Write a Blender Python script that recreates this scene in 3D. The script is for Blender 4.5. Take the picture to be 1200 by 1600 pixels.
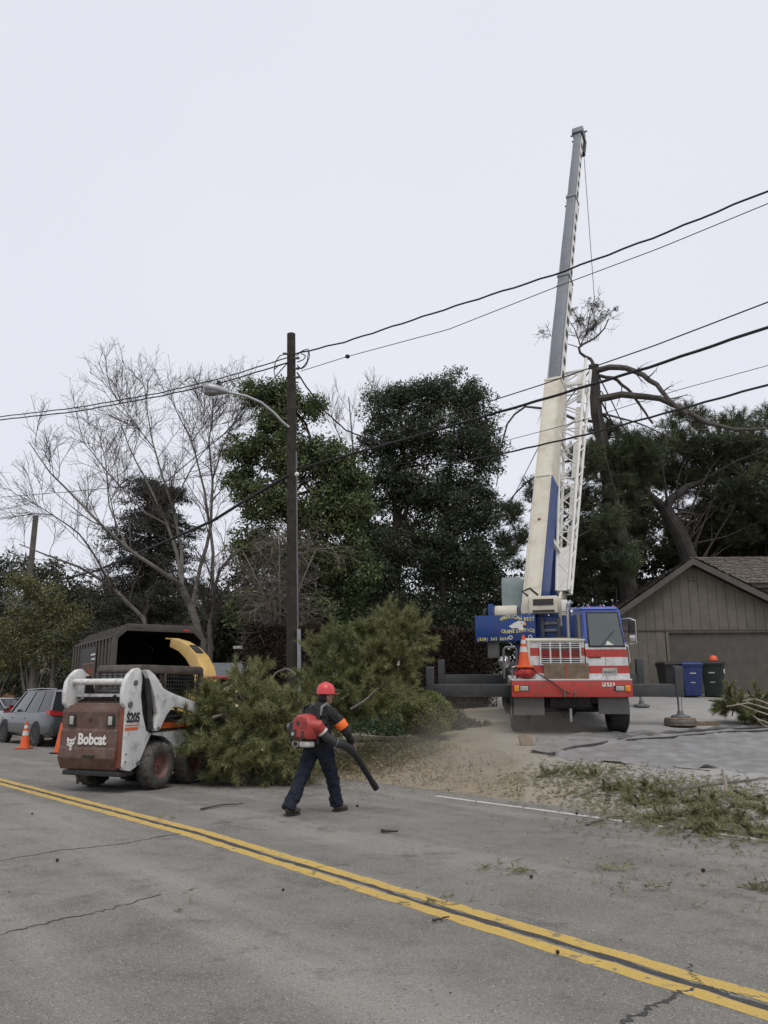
import bpy, bmesh, math, random
import numpy as np
from mathutils import Vector, Matrix
R_ = math.radians
for o in list(bpy.data.objects): bpy.data.objects.remove(o, do_unlink=True)
SC = bpy.context.scene
COL = SC.collection
# ------------------------------------------------------------------ camera
CAM_H = 1.6
PITCH = math.atan(285 / 1250)
cd = bpy.data.cameras.new('camera')
cd.sensor_fit = 'VERTICAL'; cd.sensor_height = 32.0; cd.lens = 25.0
cd.clip_start = 0.05; cd.clip_end = 4000
cam = bpy.data.objects.new('camera', cd); COL.objects.link(cam)
cam.location = (0, 0, CAM_H); cam.rotation_euler = (math.pi / 2 + PITCH, 0, 0)
SC.camera = cam
# ------------------------------------------------------------------ sky: overcast cloud sheet over a Nishita sky
SUN_EL, SUN_AZ = R_(62), R_(165)
w = bpy.data.worlds.new('World'); SC.world = w; w.use_nodes = True
nt = w.node_tree; nt.nodes.clear()
wo = nt.nodes.new('ShaderNodeOutputWorld')
sky = nt.nodes.new('ShaderNodeTexSky'); sky.sky_type = 'NISHITA'; sky.sun_disc = False
sky.sun_elevation = SUN_EL; sky.sun_rotation = SUN_AZ
b1 = nt.nodes.new('ShaderNodeBackground'); b1.inputs[1].default_value = 0.06
nt.links.new(sky.outputs[0], b1.inputs[0])
tc = nt.nodes.new('ShaderNodeTexCoord')
nz = nt.nodes.new('ShaderNodeTexNoise'); nz.inputs['Scale'].default_value = 1.6; nz.inputs['Detail'].default_value = 3
nt.links.new(tc.outputs['Generated'], nz.inputs['Vector'])
cr = nt.nodes.new('ShaderNodeValToRGB')
cr.color_ramp.elements[0].position = .3; cr.color_ramp.elements[0].color = (.735, .755, .835, 1)
cr.color_ramp.elements[1].position = .7; cr.color_ramp.elements[1].color = (.785, .80, .868, 1)
nt.links.new(nz.outputs['Fac'], cr.inputs[0])
b2 = nt.nodes.new('ShaderNodeBackground'); b2.inputs[1].default_value = 1.0
nt.links.new(cr.outputs[0], b2.inputs[0])
mx = nt.nodes.new('ShaderNodeMixShader'); mx.inputs[0].default_value = .93
nt.links.new(b1.outputs[0], mx.inputs[1]); nt.links.new(b2.outputs[0], mx.inputs[2])
nt.links.new(mx.outputs[0], wo.inputs[0])
sl = bpy.data.lights.new('sun', 'SUN'); sl.energy = 1.5; sl.angle = R_(35); sl.color = (1, .97, .93)
so = bpy.data.objects.new('sun', sl); COL.objects.link(so)
so.rotation_euler = (math.pi / 2 - SUN_EL, 0, math.pi - SUN_AZ)
SC.view_settings.view_transform = 'Standard'; SC.view_settings.look = 'None'
SC.view_settings.exposure = 0.12; SC.view_settings.gamma = 1.0; SC.view_settings.use_curve_mapping = False
SC.render.engine = 'CYCLES'
SC.cycles.max_bounces = 6; SC.cycles.diffuse_bounces = 3; SC.cycles.transparent_max_bounces = 12
SC.cycles.use_denoising = True
rng = np.random.default_rng(7); random.seed(7)

# ------------------------------------------------------------------ survey helper: a sight line from the photo station to a distance
_c, _s = math.cos(PITCH), math.sin(PITCH)
def ray(px, py):
    x = (px - 600) / 1250; u = -(py - 800) / 1250
    return np.array([x, _c - u * _s, _s + u * _c])
def at(px, py, Y):
    r = ray(px, py); return np.array([0, 0, CAM_H]) + r * (Y / r[1])
def proj(p):
    x, y, z = p[0], p[1], p[2] - CAM_H
    d = y * _c + z * _s; u = -y * _s + z * _c
    return 600 + 1250 * x / d, 800 - 1250 * u / d
DV = np.array([-.65, .76]); NV = np.array([.76, .65])          # along the road, across it
_T = [-60, -1.6, -1.5, 9.95, 10.3, 12, 14, 16, 18, 24.3, 28, 60, 300]
_Z = [-.04, -.04, -.04, -.04, .02, .33, .70, .92, 1.1, 1.6, 1.75, 2.3, 3.6]
_YY = [-100, 11, 16, 18.4, 19.1, 22, 26, 32, 60, 300]
_YZ = [.10, .12, .44, .68, .745, 1.10, 1.52, 1.78, 2.3, 3.6]
def gz(x, y):
    t = NV[0] * x + NV[1] * y; s = DV[0] * x + DV[1] * y
    k = np.clip((38 - s) / 12, 0, 1)                            # the bank dies out down the road
    return np.minimum(np.interp(t, _T, _Z), np.interp(y, _YY, _YZ)) * np.where(t > 10, k, 1)
def ground_hit(px, py, lift=0):
    """where a sight line meets the ground"""
    r = ray(px, py); lo = 3.0
    for i in range(900):
        Y = 3 + i * .06
        p = np.array([0, 0, CAM_H]) + r * (Y / r[1])
        if p[2] <= max(0, gz(p[0], p[1])) + lift: return p
    return p

# ------------------------------------------------------------------ materials
MATS = {}
def mat(name, col, rough=.6, metal=0., var=.18, scale=6., bump=0., bscale=60., dirt=None, dscale=2.5, damt=.5, coat=0., spec=.4, trans=0.):
    if name in MATS: return MATS[name]
    m = bpy.data.materials.new(name); m.use_nodes = True; n = m.node_tree.nodes; L = m.node_tree.links
    p = n['Principled BSDF']
    tc = n.new('ShaderNodeTexCoord')
    a = n.new('ShaderNodeTexNoise'); a.inputs['Scale'].default_value = scale; a.inputs['Detail'].default_value = 5
    L.new(tc.outputs['Object'], a.inputs['Vector'])
    r = n.new('ShaderNodeValToRGB')
    e = r.color_ramp.elements
    e[0].position = .3; e[1].position = .7
    e[0].color = (*[c * (1 - var) for c in col], 1); e[1].color = (*[min(1, c * (1 + var)) for c in col], 1)
    L.new(a.outputs['Fac'], r.inputs[0])
    out = r.outputs[0]
    if dirt:
        d = n.new('ShaderNodeTexNoise'); d.inputs['Scale'].default_value = dscale; d.inputs['Detail'].default_value = 8; d.inputs['Roughness'].default_value = .7
        L.new(tc.outputs['Object'], d.inputs['Vector'])
        mr = n.new('ShaderNodeMapRange'); mr.inputs[1].default_value = .62 - damt * .35; mr.inputs[2].default_value = .75
        L.new(d.outputs['Fac'], mr.inputs[0])
        mixn = n.new('ShaderNodeMix'); mixn.data_type = 'RGBA'
        L.new(mr.outputs[0], mixn.inputs[0]); L.new(out, mixn.inputs[6]); mixn.inputs[7].default_value = (*dirt, 1)
        out = mixn.outputs[2]
    L.new(out, p.inputs['Base Color'])
    p.inputs['Roughness'].default_value = rough; p.inputs['Metallic'].default_value = metal
    p.inputs['Specular IOR Level'].default_value = spec
    if coat: p.inputs['Coat Weight'].default_value = coat
    if bump:
        bn = n.new('ShaderNodeTexNoise'); bn.inputs['Scale'].default_value = bscale; bn.inputs['Detail'].default_value = 4
        L.new(tc.outputs['Object'], bn.inputs['Vector'])
        bm = n.new('ShaderNodeBump'); bm.inputs['Strength'].default_value = bump; bm.inputs['Distance'].default_value = .02
        L.new(bn.outputs['Fac'], bm.inputs['Height']); L.new(bm.outputs[0], p.inputs['Normal'])
    if trans:
        t = n.new('ShaderNodeBsdfTranslucent'); L.new(out, t.inputs[0])
        ms = n.new('ShaderNodeMixShader'); ms.inputs[0].default_value = trans
        L.new(p.outputs[0], ms.inputs[1]); L.new(t.outputs[0], ms.inputs[2])
        L.new(ms.outputs[0], n['Material Output'].inputs[0])
    MATS[name] = m
    return m
def leafmat(name, col, tip, scale=.9, rough=.55, trans=.18):
    """leaf colour drifting between two real leaf colours from clump to clump and from leaf to leaf"""
    if name in MATS: return MATS[name]
    m = bpy.data.materials.new(name); m.use_nodes = True; n = m.node_tree.nodes; L = m.node_tree.links
    p = n['Principled BSDF']; tc = n.new('ShaderNodeTexCoord')
    a = n.new('ShaderNodeTexNoise'); a.inputs['Scale'].default_value = scale; a.inputs['Detail'].default_value = 2
    g = n.new('ShaderNodeNewGeometry')
    L.new(tc.outputs['Object'], a.inputs['Vector'])
    ad = n.new('ShaderNodeMath'); ad.operation = 'MULTIPLY_ADD'; ad.inputs[1].default_value = .55
    L.new(g.outputs['Random Per Island'], ad.inputs[0]); L.new(a.outputs['Fac'], ad.inputs[2])
    r = n.new('ShaderNodeValToRGB'); e = r.color_ramp.elements
    e[0].position = .45; e[1].position = 1.0
    e[0].color = (*col, 1); e[1].color = (*tip, 1)
    L.new(ad.outputs[0], r.inputs[0]); L.new(r.outputs[0], p.inputs['Base Color'])
    p.inputs['Roughness'].default_value = rough; p.inputs['Specular IOR Level'].default_value = .3
    t = n.new('ShaderNodeBsdfTranslucent'); L.new(r.outputs[0], t.inputs[0])
    ms = n.new('ShaderNodeMixShader'); ms.inputs[0].default_value = trans
    L.new(p.outputs[0], ms.inputs[1]); L.new(t.outputs[0], ms.inputs[2]); L.new(ms.outputs[0], n['Material Output'].inputs[0])
    MATS[name] = m
    return m
def glassmat(name, col, rough=.06):
    m = mat(name, col, rough, 0, .1, 2, spec=.8); return m

# ------------------------------------------------------------------ mesh builder
class B:
    def __init__(s): s.v = []; s.f = []
    def add(s, V, F):
        o = len(s.v); s.v += [tuple(map(float, p)) for p in V]; s.f += [[i + o for i in f] for f in F]; return s
    def box(s, x0, x1, y0, y1, z0, z1):
        return s.add([(x0,y0,z0),(x1,y0,z0),(x1,y1,z0),(x0,y1,z0),(x0,y0,z1),(x1,y0,z1),(x1,y1,z1),(x0,y1,z1)],
                     [(3,2,1,0),(4,5,6,7),(0,1,5,4),(1,2,6,5),(2,3,7,6),(3,0,4,7)])
    def hexa(s, bot, top):
        return s.add(list(bot) + list(top), [(3,2,1,0),(4,5,6,7),(0,1,5,4),(1,2,6,5),(2,3,7,6),(3,0,4,7)])
    def beam(s, p0, p1, wd, ht, side=None):
        p0 = Vector(p0); p1 = Vector(p1); e = (p1 - p0).normalized()
        sd = Vector(side) if side is not None else (Vector((0, 0, 1)).cross(e) if abs(e.z) < .98 else Vector((1, 0, 0)))
        sd = (sd - e * sd.dot(e)).normalized(); up = e.cross(sd)
        w2, h2 = sd * wd / 2, up * ht / 2
        return s.hexa([p0 - w2 - h2, p0 + w2 - h2, p0 + w2 + h2, p0 - w2 + h2], [p1 - w2 - h2, p1 + w2 - h2, p1 + w2 + h2, p1 - w2 + h2])
    def tube(s, pts, rads, n=10, caps=True):
        pts = [Vector(p) for p in pts]
        if not hasattr(rads, '__len__'): rads = [rads] * len(pts)
        o = len(s.v); up = None
        for i, p in enumerate(pts):
            t = (pts[min(i + 1, len(pts) - 1)] - pts[max(i - 1, 0)])
            t = t.normalized() if t.length > 1e-9 else Vector((0, 0, 1))
            if up is None: up = Vector((0, 0, 1)) if abs(t.z) < .9 else Vector((1, 0, 0))
            a = t.cross(up).normalized(); b = a.cross(t); up = b
            for k in range(n):
                an = 2 * math.pi * k / n
                s.v.append(tuple(p + (a * math.cos(an) + b * math.sin(an)) * rads[i]))
        for i in range(len(pts) - 1):
            for k in range(n):
                s.f.append([o + i*n + k, o + i*n + (k+1) % n, o + (i+1)*n + (k+1) % n, o + (i+1)*n + k])
        if caps:
            s.f.append([o + k for k in range(n)][::-1]); q = o + (len(pts) - 1) * n; s.f.append([q + k for k in range(n)])
        return s
    def cyl(s, p0, p1, r0, r1=None, n=16): return s.tube([p0, p1], [r0, r0 if r1 is None else r1], n)
    def prism(s, poly, off):
        n = len(poly); off = Vector(off); P = [Vector(p) for p in poly]
        return s.add(P + [p + off for p in P], [list(range(n))[::-1], list(range(n, 2*n))] + [[i, (i+1) % n, n + (i+1) % n, n + i] for i in range(n)])
    def loft(s, rings, caps=True):
        n = len(rings[0]); V = [p for r in rings for p in r]; F = []
        for i in range(len(rings) - 1):
            for k in range(n): F.append([i*n + k, i*n + (k+1) % n, (i+1)*n + (k+1) % n, (i+1)*n + k])
        if caps: F.append(list(range(n))[::-1]); F.append([(len(rings)-1)*n + k for k in range(n)])
        return s.add(V, F)
    def lathe(s, prof, c, ax, n=24, closed=False):
        """prof: (radius, height along ax); closed profile makes a ring solid"""
        c = Vector(c); ax = Vector(ax).normalized(); a = ax.cross(Vector((0, 0, 1)) if abs(ax.z) < .9 else Vector((1, 0, 0))).normalized(); b = ax.cross(a)
        o = len(s.v); m = len(prof)
        for k in range(n):
            an = 2 * math.pi * k / n; d = a * math.cos(an) + b * math.sin(an)
            for r, h in prof: s.v.append(tuple(c + d * r + ax * h))
        for k in range(n):
            k2 = (k + 1) % n
            for i in range(m if closed else m - 1):
                j = (i + 1) % m
                s.f.append([o + k*m + i, o + k*m + j, o + k2*m + j, o + k2*m + i])
        return s
    def ell(s, c, r, nu=14, nv=9, M=None):
        c = Vector(c); rings = []
        for i in range(1, nv):
            th = math.pi * i / nv
            rings.append([Vector((r[0]*math.sin(th)*math.cos(2*math.pi*k/nu), r[1]*math.sin(th)*math.sin(2*math.pi*k/nu), -r[2]*math.cos(th))) for k in range(nu)])
        V = [p for q in rings for p in q] + [Vector((0, 0, -r[2])), Vector((0, 0, r[2]))]
        if M is not None: V = [M @ p for p in V]
        F = [[i*nu + k, i*nu + (k+1) % nu, (i+1)*nu + (k+1) % nu, (i+1)*nu + k] for i in range(nv - 2) for k in range(nu)]
        q = (nv - 1) * nu
        F += [[q, (k+1) % nu, k] for k in range(nu)] + [[q + 1, (nv-2)*nu + k, (nv-2)*nu + (k+1) % nu] for k in range(nu)]
        return s.add([p + c for p in V], F)
    def xf(s, M):
        s.v = [tuple(M @ Vector(p)) for p in s.v]; return s
    def build(s, name, m, parent=None, bevel=0., seg=2, smooth=None, inv=None):
        if inv is not None: s.xf(inv)
        me = bpy.data.meshes.new(name); me.from_pydata(s.v, [], s.f)
        bm = bmesh.new(); bm.from_mesh(me)
        bmesh.ops.recalc_face_normals(bm, faces=bm.faces)
        if bevel:
            ed = [e for e in bm.edges if len(e.link_faces) == 2 and e.calc_face_angle(0) > .5]
            if ed: bmesh.ops.bevel(bm, geom=ed, offset=bevel, segments=seg, affect='EDGES', profile=.6, clamp_overlap=True)
        bm.to_mesh(me); bm.free()
        if smooth is None: smooth = bool(bevel)
        if smooth:
            me.polygons.foreach_set('use_smooth', [True] * len(me.polygons))
            me.set_sharp_from_angle(angle=R_(42))
        me.materials.append(m)
        ob = bpy.data.objects.new(name, me); COL.objects.link(ob)
        if parent is not None: ob.parent = parent
        return ob
def tag(o, label=None, cat=None, group=None, kind=None):
    if label: o['label'] = label
    if cat: o['category'] = cat
    if group: o['group'] = group
    if kind: o['kind'] = kind
    return o
def thing(name, label, cat, loc=(0, 0, 0), rz=0, group=None, rot=None):
    o = bpy.data.objects.new(name, None); COL.objects.link(o); o.location = loc
    o.rotation_euler = rot if rot else (0, 0, rz)
    o.empty_display_size = .2
    return tag(o, label, cat, group)
def mat_of(o): return Matrix.LocRotScale(o.location, o.rotation_euler, o.scale)
def copy_tree(o, parent=None):
    c = o.copy(); COL.objects.link(c); c.parent = parent
    for ch in list(o.children): copy_tree(ch, c)
    return c
def text(name, st, size, m, parent, org, xdir, ydir, bold=0., ext=.003, sx=1., align='CENTER'):
    """lettering as a thin mesh: org = centre of baseline, xdir / ydir = reading and up directions"""
    cu = bpy.data.curves.new('lettering', 'FONT'); cu.body = st; cu.size = size; cu.align_x = align
    cu.extrude = ext; cu.offset = bold; cu.resolution_u = 3
    tmp = bpy.data.objects.new('lettering', cu); COL.objects.link(tmp)
    dg = bpy.context.evaluated_depsgraph_get(); me = bpy.data.meshes.new_from_object(tmp.evaluated_get(dg))
    bpy.data.objects.remove(tmp, do_unlink=True); bpy.data.curves.remove(cu)
    X = Vector(xdir).normalized(); Y = Vector(ydir).normalized(); Z = X.cross(Y)
    M = Matrix(((X.x*sx, Y.x, Z.x, org[0]), (X.y*sx, Y.y, Z.y, org[1]), (X.z*sx, Y.z, Z.z, org[2]), (0, 0, 0, 1)))
    me.transform(M); me.materials.clear(); me.materials.append(m); me.name = name
    ob = bpy.data.objects.new(name, me); COL.objects.link(ob)
    if parent is not None: ob.parent = parent
    return ob
# ------------------------------------------------------------------ mass geometry with numpy
def np_mesh(name, V, k, m, parent=None, loc=None):
    """V: (N,k,3) separate k-gons"""
    V = np.asarray(V, dtype=np.float32)
    if loc is not None: V = V - np.array(loc, dtype=np.float32)
    N = V.shape[0]; me = bpy.data.meshes.new(name)
    me.vertices.add(N * k); me.vertices.foreach_set('co', V.reshape(-1))
    me.loops.add(N * k); me.loops.foreach_set('vertex_index', np.arange(N * k, dtype=np.int32))
    me.polygons.add(N); me.polygons.foreach_set('loop_start', np.arange(N, dtype=np.int32) * k)
    me.update(calc_edges=True); me.materials.append(m)
    ob = bpy.data.objects.new(name, me); COL.objects.link(ob)
    if parent is not None: ob.parent = parent
    return ob
def unit(a): return a / np.maximum(np.linalg.norm(a, axis=-1, keepdims=True), 1e-9)
def leaves(C, L, W, droop=0.):
    """diamond leaves at centres C"""
    N = len(C); u = unit(rng.normal(size=(N, 3)) + np.array([0, 0, -droop])); v = unit(np.cross(u, rng.normal(size=(N, 3))))
    l = (L * rng.uniform(.45, 1.35, (N, 1))); ww = W * rng.uniform(.7, 1.2, (N, 1)); n = np.cross(u, v)
    return np.stack([C, C + u*l*.5 + v*ww*.5 + n*l*.08, C + u*l, C + u*l*.5 - v*ww*.5 + n*l*.08], axis=1)
def tufts(C, A, K, L, wd, spread=.9):
    """K needles fanning out of each point C along axis A"""
    N = len(C); A = np.repeat(unit(A), K, 0); C = np.repeat(C, K, 0)
    d = unit(A + spread * unit(rng.normal(size=(N*K, 3)))); p = unit(np.cross(d, rng.normal(size=(N*K, 3)))) * wd * .5
    l = L * rng.uniform(.6, 1.15, (N*K, 1)); back = -A * L * rng.uniform(0, .9, (N*K, 1))
    b = C + back
    return np.stack([b - p, b + p, b + d*l], axis=1)
def np_tubes(P, Rd, S=4):
    """P (N,K,3) polylines, Rd (N,K) radii -> (M,4,3) quads"""
    N, K, _ = P.shape
    T = np.empty_like(P); T[:, 1:-1] = P[:, 2:] - P[:, :-2]; T[:, 0] = P[:, 1] - P[:, 0]; T[:, -1] = P[:, -1] - P[:, -2]
    T = unit(T); ref = unit(np.cross(unit(P[:, -1] - P[:, 0]), rng.normal(size=(N, 3))))[:, None, :]
    a = unit(ref - T * np.sum(ref * T, -1, keepdims=True)); b = np.cross(T, a)
    an = np.arange(S) * 2 * math.pi / S
    ring = P[:, :, None, :] + (a[:, :, None, :] * np.cos(an)[None, None, :, None] + b[:, :, None, :] * np.sin(an)[None, None, :, None]) * Rd[:, :, None, None]
    r2 = np.roll(ring, -1, axis=2)
    q = np.stack([ring[:, :-1], r2[:, :-1], r2[:, 1:], ring[:, 1:]], axis=3)
    return q.reshape(-1, 4, 3)
def resample(pts, K):
    pts = np.asarray(pts, float); d = np.r_[0, np.cumsum(np.linalg.norm(np.diff(pts, axis=0), axis=1))]
    t = np.linspace(0, d[-1], K); return np.stack([np.interp(t, d, pts[:, i]) for i in range(3)], 1)
def spawn(P, Rd, n, length, ang=.7, up=.2, K=5, wig=.12, rf=.55, tmin=.3, tip=.3, droop=0.):
    """n side shoots on every polyline"""
    N, K0, _ = P.shape; idx = np.repeat(np.arange(N), n); M = len(idx)
    t = rng.uniform(tmin, 1, M) * (K0 - 1); i = np.minimum(t.astype(int), K0 - 2); f = (t - i)[:, None]
    p0 = P[idx, i] * (1 - f) + P[idx, i+1] * f; r0 = (Rd[idx, i] * (1 - f[:, 0]) + Rd[idx, i+1] * f[:, 0]) * rf
    T = unit(P[idx, i+1] - P[idx, i]); side = unit(np.cross(T, rng.normal(size=(M, 3))))
    an = ang * rng.uniform(.6, 1.4, (M, 1)); d = unit(T * np.cos(an) + side * np.sin(an) + np.array([0, 0, up]))
    L = length * rng.uniform(.5, 1.2, (M, 1)) * (1.15 - .5 * (t / (K0 - 1)))[:, None]
    Q = np.empty((M, K, 3)); Q[:, 0] = p0
    for k in range(1, K):
        d = unit(d + wig * rng.normal(size=(M, 3)) + np.array([0, 0, up * .25 - droop])); Q[:, k] = Q[:, k-1] + d * L / (K - 1)
    rr = r0[:, None] * np.linspace(1, tip, K)[None]
    return Q, rr
def in_ell(n, c, r, shell=.5):
    d = unit(rng.normal(size=(n, 3))); k = rng.uniform(0, 1, (n, 1)) ** shell
    return np.asarray(c) + d * k * np.asarray(r)
# ================================================================== THE SETTING
def st(s, t, z=0.): return (DV[0]*s + NV[0]*t, DV[1]*s + NV[1]*t, z)
def surf_mat(name, cols, specks, bump, rough=.9, streak=None, edge=None, mid=(2.2, .5, .72)):
    """weathered mineral surface: three noise scales, light and dark grains"""
    m = bpy.data.materials.new(name); m.use_nodes = True; n = m.node_tree.nodes; L = m.node_tree.links
    p = n['Principled BSDF']; tc = n.new('ShaderNodeTexCoord')
    def noise(sc, det=4, ro=.6):
        a = n.new('ShaderNodeTexNoise'); a.inputs['Scale'].default_value = sc; a.inputs['Detail'].default_value = det; a.inputs['Roughness'].default_value = ro
        L.new(tc.outputs['Object'], a.inputs['Vector']); return a
    def mixc(f, a, b, bt='MIX'):
        q = n.new('ShaderNodeMix'); q.data_type = 'RGBA'; q.blend_type = bt
        if isinstance(f, (int, float)): q.inputs[0].default_value = f
        else: L.new(f, q.inputs[0])
        for s_, i in ((a, 6), (b, 7)):
            if isinstance(s_, tuple): q.inputs[i].default_value = (*s_, 1)
            else: L.new(s_, q.inputs[i])
        return q.outputs[2]
    def rampf(o, lo, hi):
        q = n.new('ShaderNodeMapRange'); q.inputs[1].default_value = lo; q.inputs[2].default_value = hi; L.new(o, q.inputs[0]); return q.outputs[0]
    c = mixc(rampf(noise(.35, 6, .65).outputs['Fac'], .38, .62), cols[0], cols[1])
    c = mixc(rampf(noise(mid[0], 6, .7).outputs['Fac'], mid[1], mid[2]), c, cols[2])
    if streak:
        mp = n.new('ShaderNodeMapping'); mp.vector_type = 'TEXTURE'; mp.inputs['Rotation'].default_value = (0, 0, math.atan2(DV[1], DV[0])); mp.inputs['Scale'].default_value = (9, .8, 1)
        L.new(tc.outputs['Object'], mp.inputs['Vector']); sn = noise(1.0, 5, .6); L.new(mp.outputs[0], sn.inputs['Vector'])
        c = mixc(rampf(sn.outputs['Fac'], .48, .72), c, streak[0]); 
        sn2 = noise(.9, 7, .75); c = mixc(rampf(sn2.outputs['Fac'], .55, .70), c, streak[1])
    if edge:
        sx = n.new('ShaderNodeSeparateXYZ'); L.new(tc.outputs['Object'], sx.inputs[0]); en = noise(.8, 6, .7)
        ma = n.new('ShaderNodeMath'); ma.operation = 'MULTIPLY_ADD'; ma.inputs[1].default_value = 6.; L.new(en.outputs['Fac'], ma.inputs[0]); L.new(sx.outputs[0], ma.inputs[2])
        q = n.new('ShaderNodeMapRange'); q.inputs[1].default_value = edge[1] - .4; q.inputs[2].default_value = edge[1] + .9; q.inputs[3].default_value = 1; q.inputs[4].default_value = 0
        L.new(ma.outputs[0], q.inputs[0]); c = mixc(q.outputs[0], c, edge[0])
    fine = noise(70, 3, .7)
    c = mixc(rampf(fine.outputs['Fac'], .58, .66), c, specks[0])
    c = mixc(rampf(noise(95, 2, .6).outputs['Fac'], .61, .68), c, specks[1])
    L.new(c, p.inputs['Base Color']); p.inputs['Roughness'].default_value = rough; p.inputs['Specular IOR Level'].default_value = .25
    bm = n.new('ShaderNodeBump'); bm.inputs['Strength'].default_value = bump; bm.inputs['Distance'].default_value = .01
    L.new(fine.outputs['Fac'], bm.inputs['Height']); L.new(bm.outputs[0], p.inputs['Normal'])
    MATS[name] = m; return m
M_ASPH = surf_mat('asphalt', [(.152, .143, .128), (.208, .195, .174), (.118, .111, .101)], [(.060, .057, .053), (.38, .37, .345)], .7, .9, [(.26, .246, .22), (.085, .081, .076)])
M_CONC = surf_mat('concrete', [(.26, .25, .235), (.32, .31, .29), (.22, .21, .195)], [(.2, .19, .18), (.38, .37, .35)], .3, .9, None, ((.27, .235, .175), 6.2))
M_DIRT = surf_mat('sawdust_dirt', [(.30, .255, .185), (.22, .19, .14), (.15, .14, .095)], [(.13, .115, .085), (.42, .36, .26)], .7)
M_YEL = surf_mat('yellow_paint', [(.48, .33, .085), (.44, .305, .095), (.20, .165, .11)], [(.30, .23, .11), (.55, .40, .13)], .3, .75, mid=(9, .575, .63))
M_WHT = surf_mat('white_paint', [(.55, .54, .50), (.48, .47, .44), (.40, .39, .37)], [(.25, .24, .23), (.62, .60, .57)], .3, .8)
M_TAR = mat('tar', (.045, .043, .042), .85, var=.3, scale=30)
# ground: one sheet to the horizon, finely divided near the camera
def axis(lo, hi, step, far):
    a = list(np.arange(lo, hi + .01, step)); d = step
    while a[-1] < far: d *= 1.35; a.append(a[-1] + d)
    d = step
    while a[0] > -far: d *= 1.35; a.insert(0, a[0] - d)
    return np.array(a)
gx = axis(-16, 16, .5, 1500); gy = axis(-6, 40, .5, 1500)
GX, GY = np.meshgrid(gx, gy); GZ = gz(GX, GY)
tt = NV[0]*GX + NV[1]*GY
GZ = GZ + np.where((tt > 10.4) & (GX < 1.2), .05*np.sin(GX*2.1 + 1.3*np.sin(GY*1.7)) * np.cos(GY*1.9), 0)
nx, ny = len(gx), len(gy)
b = B(); b.v = [tuple(p) for p in np.stack([GX, GY, GZ], -1).reshape(-1, 3).tolist()]
b.f = [[j*nx + i, j*nx + i+1, (j+1)*nx + i+1, (j+1)*nx + i] for j in range(ny-1) for i in range(nx-1)]
ground = tag(b.build('ground', M_DIRT, smooth=True), kind='structure')
# road with its centre line, edge line, seam and cracks
b = B(); ss = list(np.arange(-40, 60, 1.5)) + [80, 120, 200, 400]; ts = np.linspace(-1.5, 10.05, 9)
b.v = [st(s, t, .006*math.sin(math.pi*(t+1.5)/11.5)) for s in ss for t in ts]; n9 = len(ts)
b.f = [[i*n9 + k, i*n9 + k+1, (i+1)*n9 + k+1, (i+1)*n9 + k] for i in range(len(ss)-1) for k in range(n9-1)]

road = tag(b.build('road', M_ASPH, smooth=True), kind='structure')
def yc(s): return np.interp(s, [-30, 2.2, 5.5, 9.2, 16.6, 60], [4.5, 4.55, 4.68, 4.84, 4.77, 4.7])
def strip(name, m, cen, s0, s1, w, z, ds=.12, jag=.012, parent=None, gaps=()):
    b = B(); s = s0; row = 0; last = None
    while s <= s1:
        a = cen(s) - w/2 + random.uniform(-jag, jag); c = cen(s) + w/2 + random.uniform(-jag, jag)
        if any(g0 < s < g1 for g0, g1 in gaps): last = None; s += ds; continue
        b.v += [st(s, a, z), st(s, c, z)]; i = len(b.v)
        if last is not None: b.f.append([last, last+1, i-1, i-2])
        last = i - 2; s += ds
    return b.build(name, m, parent if parent else road)
strip('yellow_line', M_YEL, lambda s: yc(s) + .115, -8, 45, .135, .0074)
strip('yellow_line', M_YEL, lambda s: yc(s) - .115, -8, 45, .135, .0074)
strip('seam', M_TAR, lambda s: yc(s) + .02*math.sin(s*2.3) , -8, 45, .07, .0069, jag=.025)
strip('white_edge_line', M_WHT, lambda s: 9.49, 4.3, 9.9, .10, .0032, gaps=((6.1, 6.22), (5.6, 5.68)), jag=.008)
def crack(pts, w):
    P = [ground_hit(*p) for p in pts]; P = resample(np.array(P), 40); b = B()
    for i, p in enumerate(P):
        d = P[min(i+1, 39)] - P[max(i-1, 0)]; nn = np.array([-d[1], d[0], 0]); nn /= np.linalg.norm(nn) + 1e-9
        j = nn * random.uniform(-.025, .025); ww = w * random.uniform(.35, 1.2) * min(1, (40 - i) / 8)
        for sg in (-1, 1): q = p + j + sg*nn*ww/2; b.v.append((q[0], q[1], .0080))
        if i: b.f.append([2*i-2, 2*i-1, 2*i+1, 2*i])
    return b.build('crack', M_TAR, road)
for pts, w in (([(280, 1303), (195, 1320), (90, 1332), (-20, 1350)], .035), ([(250, 1400), (170, 1425), (90, 1442), (-20, 1470)], .022),
               ([(970, 1606), (1010, 1584), (1060, 1556), (1098, 1545)], .035), ([(1098, 1543), (1140, 1556), (1230, 1572)], .012),
               ([(1080, 1512), (1078, 1528), (1100, 1545)], .014), ([(486, 1370), (500, 1355), (560, 1352)], .016),
               ([(350, 1290), (390, 1297), (414, 1299)], .012), ([(860, 1298), (960, 1310), (1010, 1318)], .012), ([(310, 1268), (350, 1262), (380, 1260)], .02)):
    crack(pts, w)
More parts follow.
